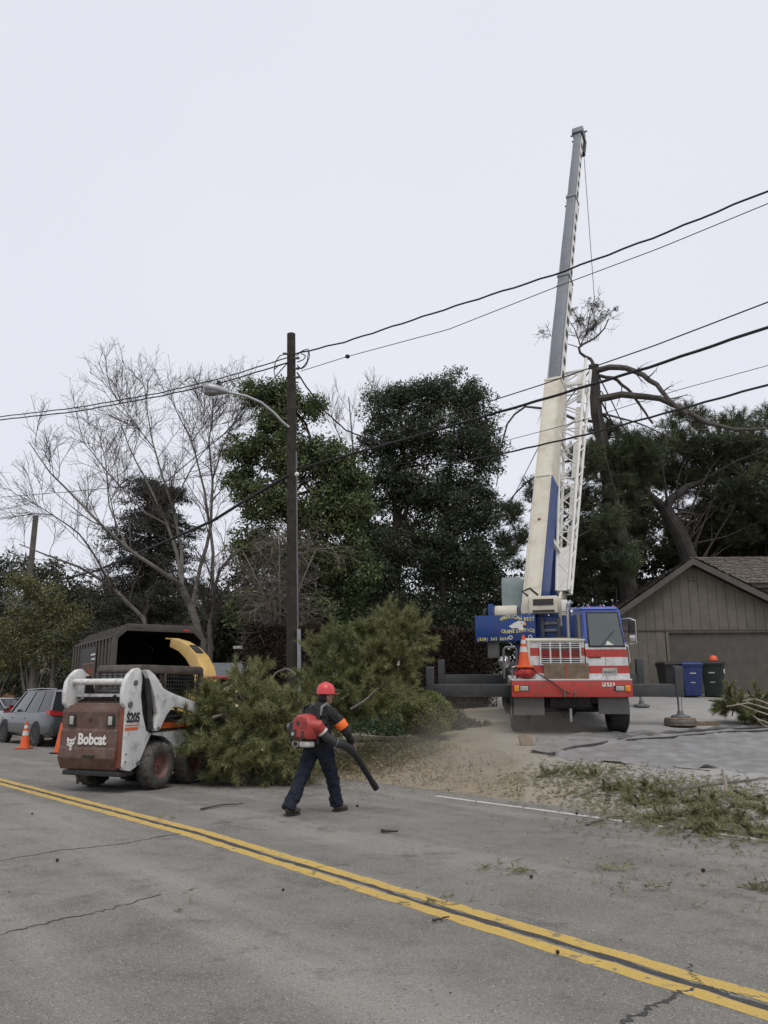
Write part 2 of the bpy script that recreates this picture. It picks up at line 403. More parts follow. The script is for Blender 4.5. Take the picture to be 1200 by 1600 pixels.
# driveway slab: bilinear patch that follows the bank
def patch(name, Lp, Rp, m, lift, nu=60, nv=60, jit=0.):
    Lq = resample(np.c_[np.array(Lp), np.zeros(len(Lp))], nv); Rq = resample(np.c_[np.array(Rp), np.zeros(len(Rp))], nv); b = B()
    for i in range(nv):
        for k in range(nu):
            u = k/(nu-1); p = Lq[i] + (Rq[i] - Lq[i]) * (u if k else random.uniform(-.02, .02)); b.v.append((p[0], p[1], float(max(gz(p[0], p[1]), -.005)) + (lift if 0 < k < nu-1 and 0 < i else -.02) + random.uniform(-jit, jit)))
    b.f = [[i*nu + k, i*nu + k+1, (i+1)*nu + k+1, (i+1)*nu + k] for i in range(nv-1) for k in range(nu-1)]
    return b.build(name, m, smooth=True)
tag(patch('driveway', [(2.1, 12.95), (2.5, 15.5), (2.2, 19), (.6, 23.5), (.3, 30)], [(4.9, 9.7), (7.2, 11.2), (13, 14.5), (22, 20), (24, 30)], M_CONC, .03), kind='structure')
# kerb on the right of the driveway mouth, one stone after another
kb = tag(B().prism([st(4.0, 10.08, -.02), st(-30, 10.08, -.02), st(-30, 10.08, .15), st(4.0, 10.08, .11)], (NV[0]*.16, NV[1]*.16, 0)).build('kerb', M_CONC, bevel=.02), kind='structure')
# far hillside
b = B(); hx = np.linspace(-260, 120, 60); hy = np.linspace(95, 260, 24)
def hz(x, y):
    r = 26*math.exp(-((x+110)/55)**2) + 15*math.exp(-((x+40)/35)**2) + 9*math.exp(-((x-40)/60)**2)
    return r * math.sin(min(1, (y-95)/95) * math.pi/2) + 1.2*math.sin(x*.31+y*.2) + .8*math.sin(x*.77) - .8
b.v = [(x, y, hz(x, y)) for y in hy for x in hx]
b.f = [[j*60 + i, j*60 + i+1, (j+1)*60 + i+1, (j+1)*60 + i] for j in range(23) for i in range(59)]
tag(b.build('hill', mat('scrub_hillside', (.05, .05, .035), .95, var=.5, scale=.25, dirt=(.09, .085, .06), dscale=.12), smooth=True), kind='structure')

# ------------------------------------------------------------------ garage
M_WOOD = mat('brown_siding', (.138, .122, .098), .8, var=.12, scale=3, bump=.25, bscale=25, dirt=(.085, .075, .062), dscale=1.2, damt=.4)
M_TRIM = mat('brown_trim', (.085, .075, .064), .75, var=.15, scale=4)
M_SHAKE = mat('weathered_shake', (.165, .145, .12), .9, var=.4, scale=9, dirt=(.075, .066, .055), dscale=5, damt=.7)
GA = thing('garage', 'brown board-sided gable garage with wood shake roof behind the wheelie bins', 'garage', (10.42, 27.0, 1.5), R_(-4))
PL, PR, APX = .68, .545, 4.56
def roofz(x): return APX - (PL*-x if x < 0 else PR*x)
b = B(); b.prism([(-3.1, .06, -.3), (6.2, .06, -.3), (6.2, .06, roofz(6.2)-.2), (0, .06, APX-.12), (-3.1, .06, roofz(-3.1)-.12)], (0, 7, 0)); b.build('wall', M_TRIM, GA)
DX0, DX1, DH = -.98, 5.2, 2.12
x = -3.1
while x < 6.0:                                   # upright boards, each a piece of its own
    x1 = x + .30
    zt0, zt1 = roofz(x) - .16, roofz(x1) - .16
    over = x1 > DX0 - .02 and x < DX1
    zb = 2.2 if over or x1 <= DX0 else 2.2
    pr = random.uniform(0, .006)
    B().hexa([(x+.006, -pr, zb), (x1-.006, -pr, zb), (x1-.006, .055, zb), (x+.006, .055, zb)], [(x+.006, -pr, zt0), (x1-.006, -pr, zt1), (x1-.006, .055, zt1), (x+.006, .055, zt0)]).build('board', M_WOOD, GA)
    if x1 <= DX0 + .02 or x > DX1: B().box(x+.004, x1-.004, .012-pr, .055, -.25, 2.19).build('board', M_WOOD, GA)
    x = x1
B().box(-3.12, 6.2, -.03, .05, 2.185, 2.215).build('belt_trim', M_TRIM, GA)
dr = B().box(DX0+.1, DX1, .20, .24, -.2, DH-.02).build('garage_door', M_TRIM, GA)
x = DX0 + .1
while x < DX1 - .1: B().box(x+.005, x+.395, .175, .199, -.18, DH-.03).build('door_board', M_WOOD, dr); x += .40
B().box(DX0, DX0+.095, -.02, .24, -.2, DH).build('door_jamb', M_WOOD, GA); B().box(DX0, DX1, -.015, .24, DH-.01, DH+.07).build('door_header', M_TRIM, GA)
for sg, X in ((-1, -3.75), (1, 6.6)):
    z = roofz(X)
    B().prism([(0, -.42, APX+.02), (X, -.42, z+.02), (X, -.42, z-.20), (0, -.42, APX-.2)], (0, .05, 0)).build('rake_board', M_TRIM, GA)
    B().prism([(0, -.37, APX-.03), (X, -.37, z-.03), (X, -.37, z-.10), (0, -.37, APX-.1)], (0, 7.6, 0)).build('roof_deck', M_TRIM, GA)
for i in range(2):
    for k in range(2): B().cyl((-.05+.16*i-.03, -.012, 3.98-.12*k), (-.05+.16*i-.03, .02, 3.98-.12*k), .03, n=10).build('vent_hole', M_TAR, GA)
def shakes(name, P0, ux, uy, nx_, ny_, W, H, parent):
    """split-wood shakes: overlapping courses of uneven pieces, all one roof covering"""
    V = []; ux = np.array(ux, float); uy = np.array(uy, float); nn = unit(np.cross(ux, uy)); nn = nn if nn[2] > 0 else -nn
    for j in range(ny_):
        x = 0
        while x < W:
            wd = random.uniform(.12, .24); o = np.array(P0) + ux*x + uy*(j*H/ny_ + random.uniform(-.03, .03)); l = H/ny_ * 1.5; th = random.uniform(.02, .045)
            a0, a1 = o + nn*.005, o + ux*(wd-.012) + nn*.005
            c0, c1 = o + uy*l + nn*(.012 + th), o + ux*(wd-.012) + uy*l + nn*(.012 + th)
            V += [[a0, a1, c1, c0], [c0, c1, c1 - nn*th*1.3, c0 - nn*th*1.3]]; x += wd
    o = np_mesh(name, V, 4, M_SHAKE, parent); o['kind'] = 'stuff'; return o
shakes('shake_covering', (.02, -.44, APX+.03), (0, 1, 0), unit(np.array([1, 0, -PR])), 1, 30, 7.4, 7.4, GA)
shakes('shake_covering', (-.02, -.44, APX+.03), (0, 1, 0), unit(np.array([-1, 0, -PL])), 1, 18, 7.4, 4.4, GA)
# the house roof that runs on to the right behind the garage gable
HR = thing('house', 'low house behind the garage with weathered wood shake roof slope', 'house', (10.6, 29.0, 1.6), R_(-3))
B().prism([(1.3, 2.0, 5.2), (1.3, -1.3, 3.75), (1.3, -1.3, 3.6), (1.3, 2.0, 5.05)], (14, 0, 0)).build('roof_deck', M_TRIM, HR)
B().box(1.6, 14.6, -1.1, 6, -.4, 3.6).build('wall', M_WOOD, HR)
B().prism([(1.3, 2.0, 5.2), (1.3, 7, 3.4), (1.3, 7, 3.25), (1.3, 2.0, 5.05)], (14, 0, 0)).build('roof_back', M_TRIM, HR)
shakes('shake_covering', (1.25, 2.0, 5.23), (1, 0, 0), unit(np.array([0, -3.3, -1.45])), 1, 18, 14, 3.6, HR)
# ================================================================== VEHICLES ON THE LEFT
M_WHITE = mat('scuffed_white_paint', (.62, .62, .60), .5, var=.05, scale=5, dirt=(.22, .20, .175), dscale=6, damt=.36)
M_BROWN = mat('rusty_brown_paint', (.108, .056, .043), .55, var=.15, scale=7, dirt=(.16, .125, .10), dscale=5, damt=.45)
M_BROWN2 = mat('red_brown_paint', (.19, .05, .032), .55, var=.2, scale=7, dirt=(.15, .10, .08), dscale=5, damt=.4)
M_BLACK = mat('black_steel', (.022, .022, .022), .6, var=.3, scale=8, dirt=(.06, .055, .05), dscale=6, damt=.4)
M_RUB = mat('tyre_rubber', (.028, .027, .026), .85, var=.25, scale=12, dirt=(.15, .14, .12), dscale=3, damt=.75, bump=.2, bscale=40)
M_RUBB = mat('clean_tyre_rubber', (.022, .022, .022), .8, var=.25, scale=12)
M_RIM = mat('rusty_rim', (.15, .06, .045), .6, var=.3, scale=14, dirt=(.12, .10, .085), dscale=8, damt=.6)
M_GREY = mat('grey_steel', (.16, .165, .165), .5, .4, var=.15, scale=6, dirt=(.10, .095, .085), dscale=4)
M_SILV = mat('bright_metal', (.55, .55, .55), .28, .9, var=.08, scale=8)
M_ORNG = mat('orange_decal', (.58, .11, .03), .5, var=.1)
M_LTR = mat('white_lettering', (.68, .66, .62), .55, var=.12, scale=20)
M_LENS = mat('pale_lens', (.40, .38, .33), .2, var=.15, scale=30, spec=.7)
M_RED = mat('red_lens', (.35, .02, .02), .25, var=.15, scale=20, spec=.7)
M_AMB = mat('amber_lens', (.75, .25, .02), .25, var=.15, scale=20, spec=.7)
M_GLASS = glassmat('dark_glass', (.03, .034, .036))
def wheel(parent, c, ax, rad, wd, rimr, mt, mr, lugs=22, lug=.02, nuts=8, name='wheel'):
    """tyre with lugs, dished rim, nuts; ax points outward"""
    c = Vector(c); ax = Vector(ax).normalized(); h = wd/2
    prof = [(rimr, -h*.8), (rimr*1.12, -h*.95), (rad*.86, -h), (rad*.965, -h*.82), (rad, -h*.5), (rad, h*.5), (rad*.965, h*.82), (rad*.86, h), (rimr*1.12, h*.95), (rimr, h*.8)]
    ty = B().lathe(prof, c, ax, 32, closed=True)
    a = ax.cross(Vector((0, 0, 1))).normalized(); up = Vector((0, 0, 1))
    for k in range(lugs):
        for sg in (-1, 1):
            an = 2*math.pi*(k + (.5 if sg > 0 else 0))/lugs; d = a*math.cos(an) + up*math.sin(an); tg = -a*math.sin(an) + up*math.cos(an)
            ty.beam(c + d*(rad-.005) + ax*sg*h*.06, c + d*(rad-.012) + ax*sg*h*.84 + tg*rad*.09, rad*.085, lug*2, tg)
    w_ = ty.build(name, mt, parent, smooth=True)
    rm = B().lathe([(0.001, h*.35), (rimr*.35, h*.38), (rimr*.55, h*.25), (rimr*.85, h*.3), (rimr*.95, h*.72), (rimr*1.03, h*.86), (rimr*1.03, h*.7), (rimr*.97, -h*.7), (.001, -h*.7)], c, ax, 24)
    r_ = rm.build('rim', mr, w_, smooth=True)
    nb = B()
    for k in range(nuts):
        an = 2*math.pi*k/nuts; q = c + (a*math.cos(an) + up*math.sin(an))*rimr*.45
        nb.cyl(q + ax*h*.28, q + ax*(h*.38+.01), rimr*.06, n=6)
    nb.cyl(c + ax*h*.3, c + ax*h*.6, rimr*.2, rimr*.16, 12)
    nb.build('hub', mr, w_)
    return w_
# ------------------------------------------------------------------ skid steer
SK = thing('skid_steer_loader', 'white and brown compact skid steer loader pushing into the pine brush', 'loader', (-4.40, 15.25, .012), R_(68))
B().box(-1.30, 1.05, -.50, .50, .27, .78).build('chassis', M_BLACK, SK, .03)
tg = [(-1.10, .33), (-1.34, .36), (-1.43, .55), (-1.415, .70), (-1.395, .72), (-1.395, .99), (-1.365, 1.02), (-1.39, 1.30), (-1.35, 1.39), (-1.24, 1.42), (-1.0, 1.42), (-1.0, .33)]
B().prism([(x, -.53, z) for x, z in tg], (0, 1.20, 0)).build('tailgate', M_BROWN, SK, .015)
B().box(-1.375, -1.0, -.622, -.532, .40, 1.39).build('tailgate_edge', M_BROWN2, SK, .008)
for y in (.44, -.38):
    lb = B().box(-1.405, -1.375, y-.075, y+.075, 1.06, 1.26).build('light_surround', M_BLACK, SK, .006)
    B().box(-1.415, -1.40, y-.04, y+.04, 1.09, 1.23).build('lamp_lens', M_LENS, lb, .004)
B().cyl((-1.36, .06, 1.17), (-1.392, .06, 1.17), .028, n=14).build('latch', M_TAR, SK)
text('maker_lettering', 'Bobcat', .245, M_LTR, SK, (-1.412, -.03, .775), (0, -1, 0), (0, 0, 1), bold=.010, sx=.86)
cat = [(-.10, -.055), (-.085, .0), (-.10, .03), (-.095, .075), (-.055, .045), (.0, .05), (.045, .05), (.10, .095), (.085, .04), (.06, .015), (.065, -.03), (.03, -.05), (.02, -.085), (-.02, -.09), (-.05, -.06)]
lg = B().prism([(-1.400, .405 - x*.95, .80 + z) for x, z in cat], (-.012, 0, 0)).build('cat_head_emblem', M_LTR, SK)
for x, z, r in ((-.035, .005, .016), (.025, .012, .014), (.0, -.045, .012), (-.06, -.03, .01)):
    B().cyl((-1.41, .405 - x, .80 + z), (-1.415, .405 - x, .80 + z), r, n=10).build('emblem_mark', M_BROWN, lg)
B().cyl((-1.41, .405, .685), (-1.42, .405, .685), .02, n=10).build('emblem_dot', M_LTR, SK)
B().box(-1.36, -1.0, -.60, .60, .26, .345).build('rear_bumper', M_BLACK, SK, .02)
B().beam((-1.3, .30, .30), (-1.3, .30, .12), .02, .05).build('tow_pin', M_BLACK, SK)
tower = [(-1.16, .34), (-1.32, .37), (-1.355, .42), (-1.36, 1.36), (-1.44, 1.44), (-1.46, 1.62), (-1.43, 1.80), (-1.33, 1.93), (-1.21, 2.01), (-1.10, 2.03), (-1.03, 1.99), (-.99, 1.86), (-1.0, 1.56), (-.92, 1.25), (-.80, .98), (-.66, .92), (-.74, .80), (-.83, .64), (-.90, .52), (-1.0, .40)]
armp = [(-1.06, 2.0), (-.95, 2.0), (-.80, 1.93), (-.66, 1.82), (-.54, 1.70), (-.30, 1.62), (.42, 1.46), (.95, 1.22), (1.22, .92), (1.25, .55), (1.10, .52), (1.05, .82), (.80, 1.06), (.32, 1.28), (-.05, 1.36), (-.25, 1.36), (-.40, 1.22), (-.57, .99), (-.66, .96), (-.72, 1.02), (-.66, 1.25), (-.76, 1.55), (-.92, 1.82)]
for sg in (-1, 1):
    y0 = sg*.66
    B().prism([(x, y0, z) for x, z in tower], (0, -sg*.085, 0)).build('upright', M_WHITE, SK, .018)
    B().prism([(x, sg*.765, z) for x, z in armp], (0, -sg*.095, 0)).build('lift_arm', M_WHITE, SK, .02)
    B().tube([(-.93, sg*.70, 1.86), (-.84, sg*.70, 1.45), (-.75, sg*.70, 1.0)], [.055, .05, .05], 10).build('lift_cylinder', M_BLACK, SK, smooth=True)
    B().prism([(x, sg*.575, z) for x, z in ((-1.0, 1.9), (-.9, 1.92), (-.72, 1.5), (-.62, 1.0), (-.8, .95), (-1.0, 1.4))], (0, -sg*.03, 0)).build('link_plate', M_BLACK, SK)
    for x, z, r in ((-1.18, 1.78, .045), (-1.28, 1.42, .05), (-.98, .46, .04), (-.63, 1.02, .025)):
        pv = B().cyl((x, sg*.655, z), (x, sg*(.69 if z != 1.02 else .785), z), r, n=14).build('pivot_pin', M_GREY, SK)
    B().prism([(x, sg*.60, z) for x, z in ((-.62, .94), (.48, .96), (.32, 1.27), (-.25, 1.34), (-.45, 1.12))], (0, -sg*.1, 0)).build('side_cover', M_BLACK, SK)
    B().box(-.38, .40, min(sg*.602, sg*.615), max(sg*.602, sg*.615), 1.0, 1.10).build('orange_decal', M_ORNG, SK)
    B().prism([(x, sg*.61, z) for x, z in ((-.60, .93), (.60, .95), (.60, .52), (.15, .45), (.02, .72), (-.25, .86), (-.52, .89))], (0, -sg*.12, 0)).build('chain_case', M_WHITE, SK, .012)
    for wx in (-.5, .52):
        wheel(SK, (wx, sg*.66, .388), (0, sg, 0), .39, .28, .205, M_RUB, M_RIM, 20, .012)
text('model_lettering', 'S205', .215, mat('black_lettering', (.025, .025, .027), .6), SK, (-1.17, -.664, 1.135), (1, 0, 0), (0, 0, 1), bold=.008, sx=.80)
B().box(-1.36, -1.02, -.664, -.661, 1.075, 1.092).build('red_pinstripe', M_ORNG, SK); B().box(-1.36, -1.03, -.664, -.661, 1.00, 1.05).build('red_pinstripe', M_ORNG, SK)
B().cyl((-1.27, -.60, 1.80), (-1.27, .60, 1.80), .052, n=16).build('cross_bar', M_WHITE, SK, smooth=True)
B().beam((-1.15, -.57, 1.575), (-1.15, .57, 1.575), .09, .05).build('cross_brace', M_WHITE, SK)
eh = B().hexa([(-1.30, -.54, 1.40), (-.80, -.5, 1.40), (-.80, .5, 1.40), (-1.30, .54, 1.40)], [(-1.28, -.52, 1.44), (-.82, -.48, 1.60), (-.82, .48, 1.60), (-1.28, .52, 1.44)]).build('engine_cover', M_BROWN, SK, .01)
for k in range(13):
    y = -.46 + k*.077; B().beam((-1.26, y, 1.452), (-.84, y, 1.60), .03, .02).build('cover_rib', M_BLACK, eh)
B().tube([(-1.18, -.28, 1.45), (-1.18, -.28, 1.53), (-1.22, -.26, 1.57)], .028, 10).build('exhaust_pipe', M_BLACK, SK)
B().ell((-.85, .1, 1.62), (.2, .3, .08)).build('air_cleaner', M_BLACK, SK, smooth=True)
for k in range(6): B().cyl((-1.40, -.45+k*.2, .69), (-1.428, -.45+k*.2, .69), .014, n=8).build('panel_bolt', M_GREY, SK)
for z in (.50, .62, 1.3): B().cyl((-1.30, -.66, z), (-1.30, -.672, z), .016, n=8).build('panel_bolt', M_GREY, SK)
for k, (a, c2) in enumerate((((-.95, -.60, 1.75), (-.3, -.72, 1.2)), ((-.92, -.62, 1.68), (-.1, -.70, 1.12)))):
    B().tube(resample([a, ((a[0]+c2[0])/2, -.70, (a[2]+c2[2])/2 - .18), c2, (c2[0]+.5, -.70, c2[2]+.02)], 14), .016, 8).build('hydraulic_hose', M_BLACK, SK, smooth=True)
B().box(-1.452, -1.425, -.12, .12, .56, .60).build('tailgate_handle', M_BLACK, SK, .006)
# cab cage
M_CAGE = mat('dusty_cage_paint', (.062, .046, .040), .6, var=.2, scale=6, dirt=(.13, .11, .095), dscale=4, damt=.5)
B().prism([(-.86, -.47, 2.00), (-.80, -.47, 2.10), (1.02, -.47, 2.12), (1.10, -.47, 2.06), (1.08, -.47, 1.97), (-.84, -.47, 1.95)], (0, .94, 0)).build('cab_roof', M_CAGE, SK, .025)
for y in (-.45, .45):
    B().beam((-.80, y, 1.0), (-.82, y, 1.97), .07, .08).build('cab_post', M_CAGE, SK); B().beam((.95, y, .9), (1.02, y, 1.99), .07, .09).build('cab_post', M_CAGE, SK)
    B().beam((-.12, y, 1.35), (-.12, y, 1.97), .05, .07).build('cab_post', M_CAGE, SK)
    g = B()
    for k in range(12): g.beam((.0 + k*.08, y*1.01, 1.38), (.0 + k*.08, y*1.01, 1.96), .012, .014)
    for k in range(8): g.beam((-.08, y*1.01, 1.42 + k*.07), (.97, y*1.01, 1.42 + k*.07), .012, .014)
    g.build('side_screen', M_BLACK, SK)
rw = B().beam((-.80, 0, 1.60), (-.83, 0, 1.95), .78, .02, (0, 1, 0)).build('rear_window', mat('dusty_window', (.17, .175, .17), .25, var=.2, scale=5), SK)
g = B()
for k in range(7): g.beam((-.815, -.36+k*.12, 1.60), (-.845, -.36+k*.12, 1.95), .012, .012)
for k in range(4): g.beam((-.82-.008*k, -.38, 1.65+k*.09), (-.82-.008*k, .38, 1.65+k*.09), .012, .012)
g.build('window_grid', M_BLACK, rw)
B().box(-.35, .25, -.28, .28, .75, 1.15).build('seat', M_BLACK, SK, .05)
B().tube([(-.75, .34, 1.62), (-.68, .36, 1.72), (-.66, .36, 1.86)], .02, 8).build('side_light_arm', M_GREY, SK)
bk = [(1.10, .12), (1.95, .08), (1.98, .11), (1.35, .16), (1.22, .35), (1.25, .75), (1.15, .78), (1.08, .4)]
B().prism([(x, -.86, z) for x, z in bk], (0, 1.72, 0)).build('bucket', M_BLACK, SK)

# ------------------------------------------------------------------ chip box
M_BOX = mat('dark_box_steel', (.020, .018, .016), .7, var=.25, scale=3, dirt=(.036, .030, .025), dscale=2.5, damt=.4)
M_RIB = mat('box_rib_steel', (.068, .060, .052), .65, var=.2, scale=4, dirt=(.06, .05, .042), dscale=3)
CT = thing('chip_truck', 'dark ribbed high-sided chip box with open rear behind the skid steer', 'truck', (-6.28, 22.7, .012), R_(121))
Lb = 5.3; W2 = 1.27
for sg, nm in ((1, 'side_wall'), (-1, 'side_wall')):
    sw = B().box(0, Lb, min(sg*W2, sg*(W2-.05)), max(sg*W2, sg*(W2-.05)), .95, 3.12).build(nm, M_BOX, CT)
    for k in range(13):
        x = .12 + k*.43
        B().box(x, x+.13, min(sg*(W2+.002), sg*(W2+.075)), max(sg*(W2+.002), sg*(W2+.075)), .98, 3.10).build('rib', M_RIB, sw, .012)
    hp = B().hexa([(0, sg*W2, 3.12), (Lb, sg*W2, 3.12), (Lb, sg*(W2-.05), 3.12), (0, sg*(W2-.05), 3.12)], [(0, sg*.93, 3.45), (Lb, sg*.93, 3.45), (Lb, sg*.90, 3.41), (0, sg*.90, 3.41)]).build('roof_chamfer', M_BOX, CT)
    for k in range(11):
        x = .05 + k*.5; B().beam((x, sg*(W2+.02), 3.13), (x, sg*.93, 3.475), .07, .05, (1, 0, 0)).build('roof_slat', M_RIB, hp)
    B().beam((0, sg*(W2+.03), 3.13), (Lb, sg*(W2+.03), 3.13), .09, .06).build('top_rail', M_RIB, CT)
B().box(.001, Lb, -.93, .93, 3.41, 3.45).build('roof', M_BOX, CT)
B().prism([(Lb-.05, y, z) for y, z in ((-W2+.06, .96), (W2-.06, .96), (W2-.06, 3.10), (.92, 3.405), (-.92, 3.405), (-W2+.06, 3.10))], (.045, 0, 0)).build('front_wall', M_BOX, CT)
B().box(0, Lb-.06, -W2+.055, W2-.055, .93, 1.02).build('floor', M_BOX, CT)
for sg in (-1, 1):
    B().box(-.05, .10, min(sg*(W2-.10), sg*(W2+.04)), max(sg*(W2-.10), sg*(W2+.04)), .9, 3.16).build('rear_post', M_RIB, CT, .01)
    B().beam((.02, sg*(W2-.03), 3.12), (.02, sg*.90, 3.44), .12, .14, (1, 0, 0)).build('rear_corner', M_RIB, CT)
hd = B().box(-.06, .10, -.94, .94, 3.30, 3.50).build('rear_header', M_RIB, CT, .01)
B().box(-.066, -.06, -.78, -.62, 3.34, 3.40).build('marker_lamp', M_RED, hd); B().box(-.064, -.06, .55, .78, 3.36, 3.41).build('header_slot', M_TAR, hd)
B().box(-.1, 6.0, -.45, .45, .62, .9).build('frame', M_BLACK, CT)
B().box(4.6, 5.4, 1.0, 1.32, .72, 1.25).build('tool_box', M_GREY, CT, .02)
for x in (1.1, 4.35):
    for sg in (-1, 1): wheel(CT, (x, sg*1.02, .5), (0, sg, 0), .5, .36, .27, M_RUBB, M_GREY, 26, .01)
sp = B().box(1.65, 3.75, W2+.078, W2+.10, 1.75, 2.95).build('sign_panel', mat('sign_black', (.020, .018, .017), .5), CT)
M_SGN = mat('sign_orange', (.26, .075, .03), .55, var=.3, scale=10)
for k in range(2): B().box(1.75, 2.35-.12*k, W2+.101, W2+.106, 2.70-k*.13, 2.75-k*.13).build('sign_stroke', M_LTR, sp)
for k in range(13):
    x = 3.55 - k*.135; B().beam((x, W2+.104, 1.95), (x-.03*random.choice((-1, 1)), W2+.104, 2.30+.12*random.random()), .045, .006, (1, 0, 0)).build('sign_stroke', M_SGN, sp)
B().box(1.8, 3.55, W2+.101, W2+.107, 2.46, 2.50).build('sign_stroke', M_SGN, sp)
# ------------------------------------------------------------------ wood chipper
M_YPNT = mat('yellow_machine_paint', (.50, .32, .095), .5, var=.1, scale=5, dirt=(.30, .22, .10), dscale=4, damt=.35)
M_RPNT = mat('red_rail_paint', (.24, .035, .03), .5, var=.15)
cb = at(322, 1085, 19.6); WC = thing('wood_chipper', 'yellow wood chipper with curved discharge chute aimed into the chip box', 'chipper', (float(cb[0]), 19.6, 0.01))
inv = mat_of(WC).inverted()
pl = [(at(324, 1095, 19.6), .40), (at(322, 1066, 19.7), .40), (at(319, 1050, 19.85), .39), (at(312, 1034, 20.1), .36), (at(301, 1020, 20.4), .32), (at(288, 1010, 20.8), .27), (at(272, 1004, 21.2), .23)]
rings = []
for i, (p, wd) in enumerate(pl):
    t = Vector(pl[min(i+1, 6)][0] - pl[max(i-1, 0)][0]).normalized(); sd = Vector((.72, .69, 0)); sd = (sd - t*sd.dot(t)).normalized(); up = t.cross(sd)
    rings.append([Vector(p) + sd*a*wd*.5 + up*c_*wd*.5 for a, c_ in ((-1, -1), (1, -1), (1, 1), (-1, 1))])
ch = B().loft(rings).build('chute', M_YPNT, WC, .02, inv=inv)
tip = pl[-1][0]; t = Vector(tip - pl[-2][0]).normalized()
B().beam(Vector(tip) - t*.05 + Vector((0, 0, .10)), Vector(tip) + t*.25 + Vector((0, 0, .06)), .25, .03).build('deflector', M_YPNT, ch, inv=inv)
B().beam(pl[4][0] + np.array([0, -.02, .19]), pl[3][0] + np.array([0, -.02, .22]), .2, .012).build('warning_patch', M_BOX, ch, inv=inv)
B().cyl(pl[1][0] + np.array([0, 0, -.08]), pl[1][0] + np.array([0, 0, .0]), .3, n=20).build('swivel_ring', M_BLACK, WC, inv=inv)
q = at(330, 1100, 19.5)
B().box(q[0]-.55, q[0]+.25, 19.1, 20.1, .75, 1.62).build('drum_housing', M_YPNT, WC, .04, inv=inv)
B().box(q[0]-1.2, q[0]-.56, 19.2, 20.0, .7, 1.45).build('engine_box', M_YPNT, WC, .05, inv=inv)
B().hexa([(q[0]+.26, 19.1, .7), (q[0]+1.5, 18.6, .75), (q[0]+1.5, 20.4, .75), (q[0]+.26, 20.1, .7)], [(q[0]+.26, 19.1, 1.5), (q[0]+1.5, 18.6, 1.7), (q[0]+1.5, 20.4, 1.7), (q[0]+.26, 20.1, 1.5)]).build('infeed_hopper', M_YPNT, WC, .02, inv=inv)
B().tube([at(312, 1075, 19.0), at(316, 1062, 19.0), at(330, 1059, 19.0), at(372, 1058, 19.0), at(378, 1068, 19.0)], .045, 10).build('safety_bar', M_RPNT, WC, smooth=True, inv=inv)
B().box(q[0]-1.4, q[0]+1.0, 19.3, 19.9, .5, .68).build('frame', M_BLACK, WC, inv=inv)
for yy in (18.95, 20.25):
    ww = wheel(WC, Vector((q[0]-.1, yy, .40)) - Vector(WC.location) , (0, 1 if yy > 19.6 else -1, 0), .39, .24, .2, M_RUBB, M_GREY, 18, .008)
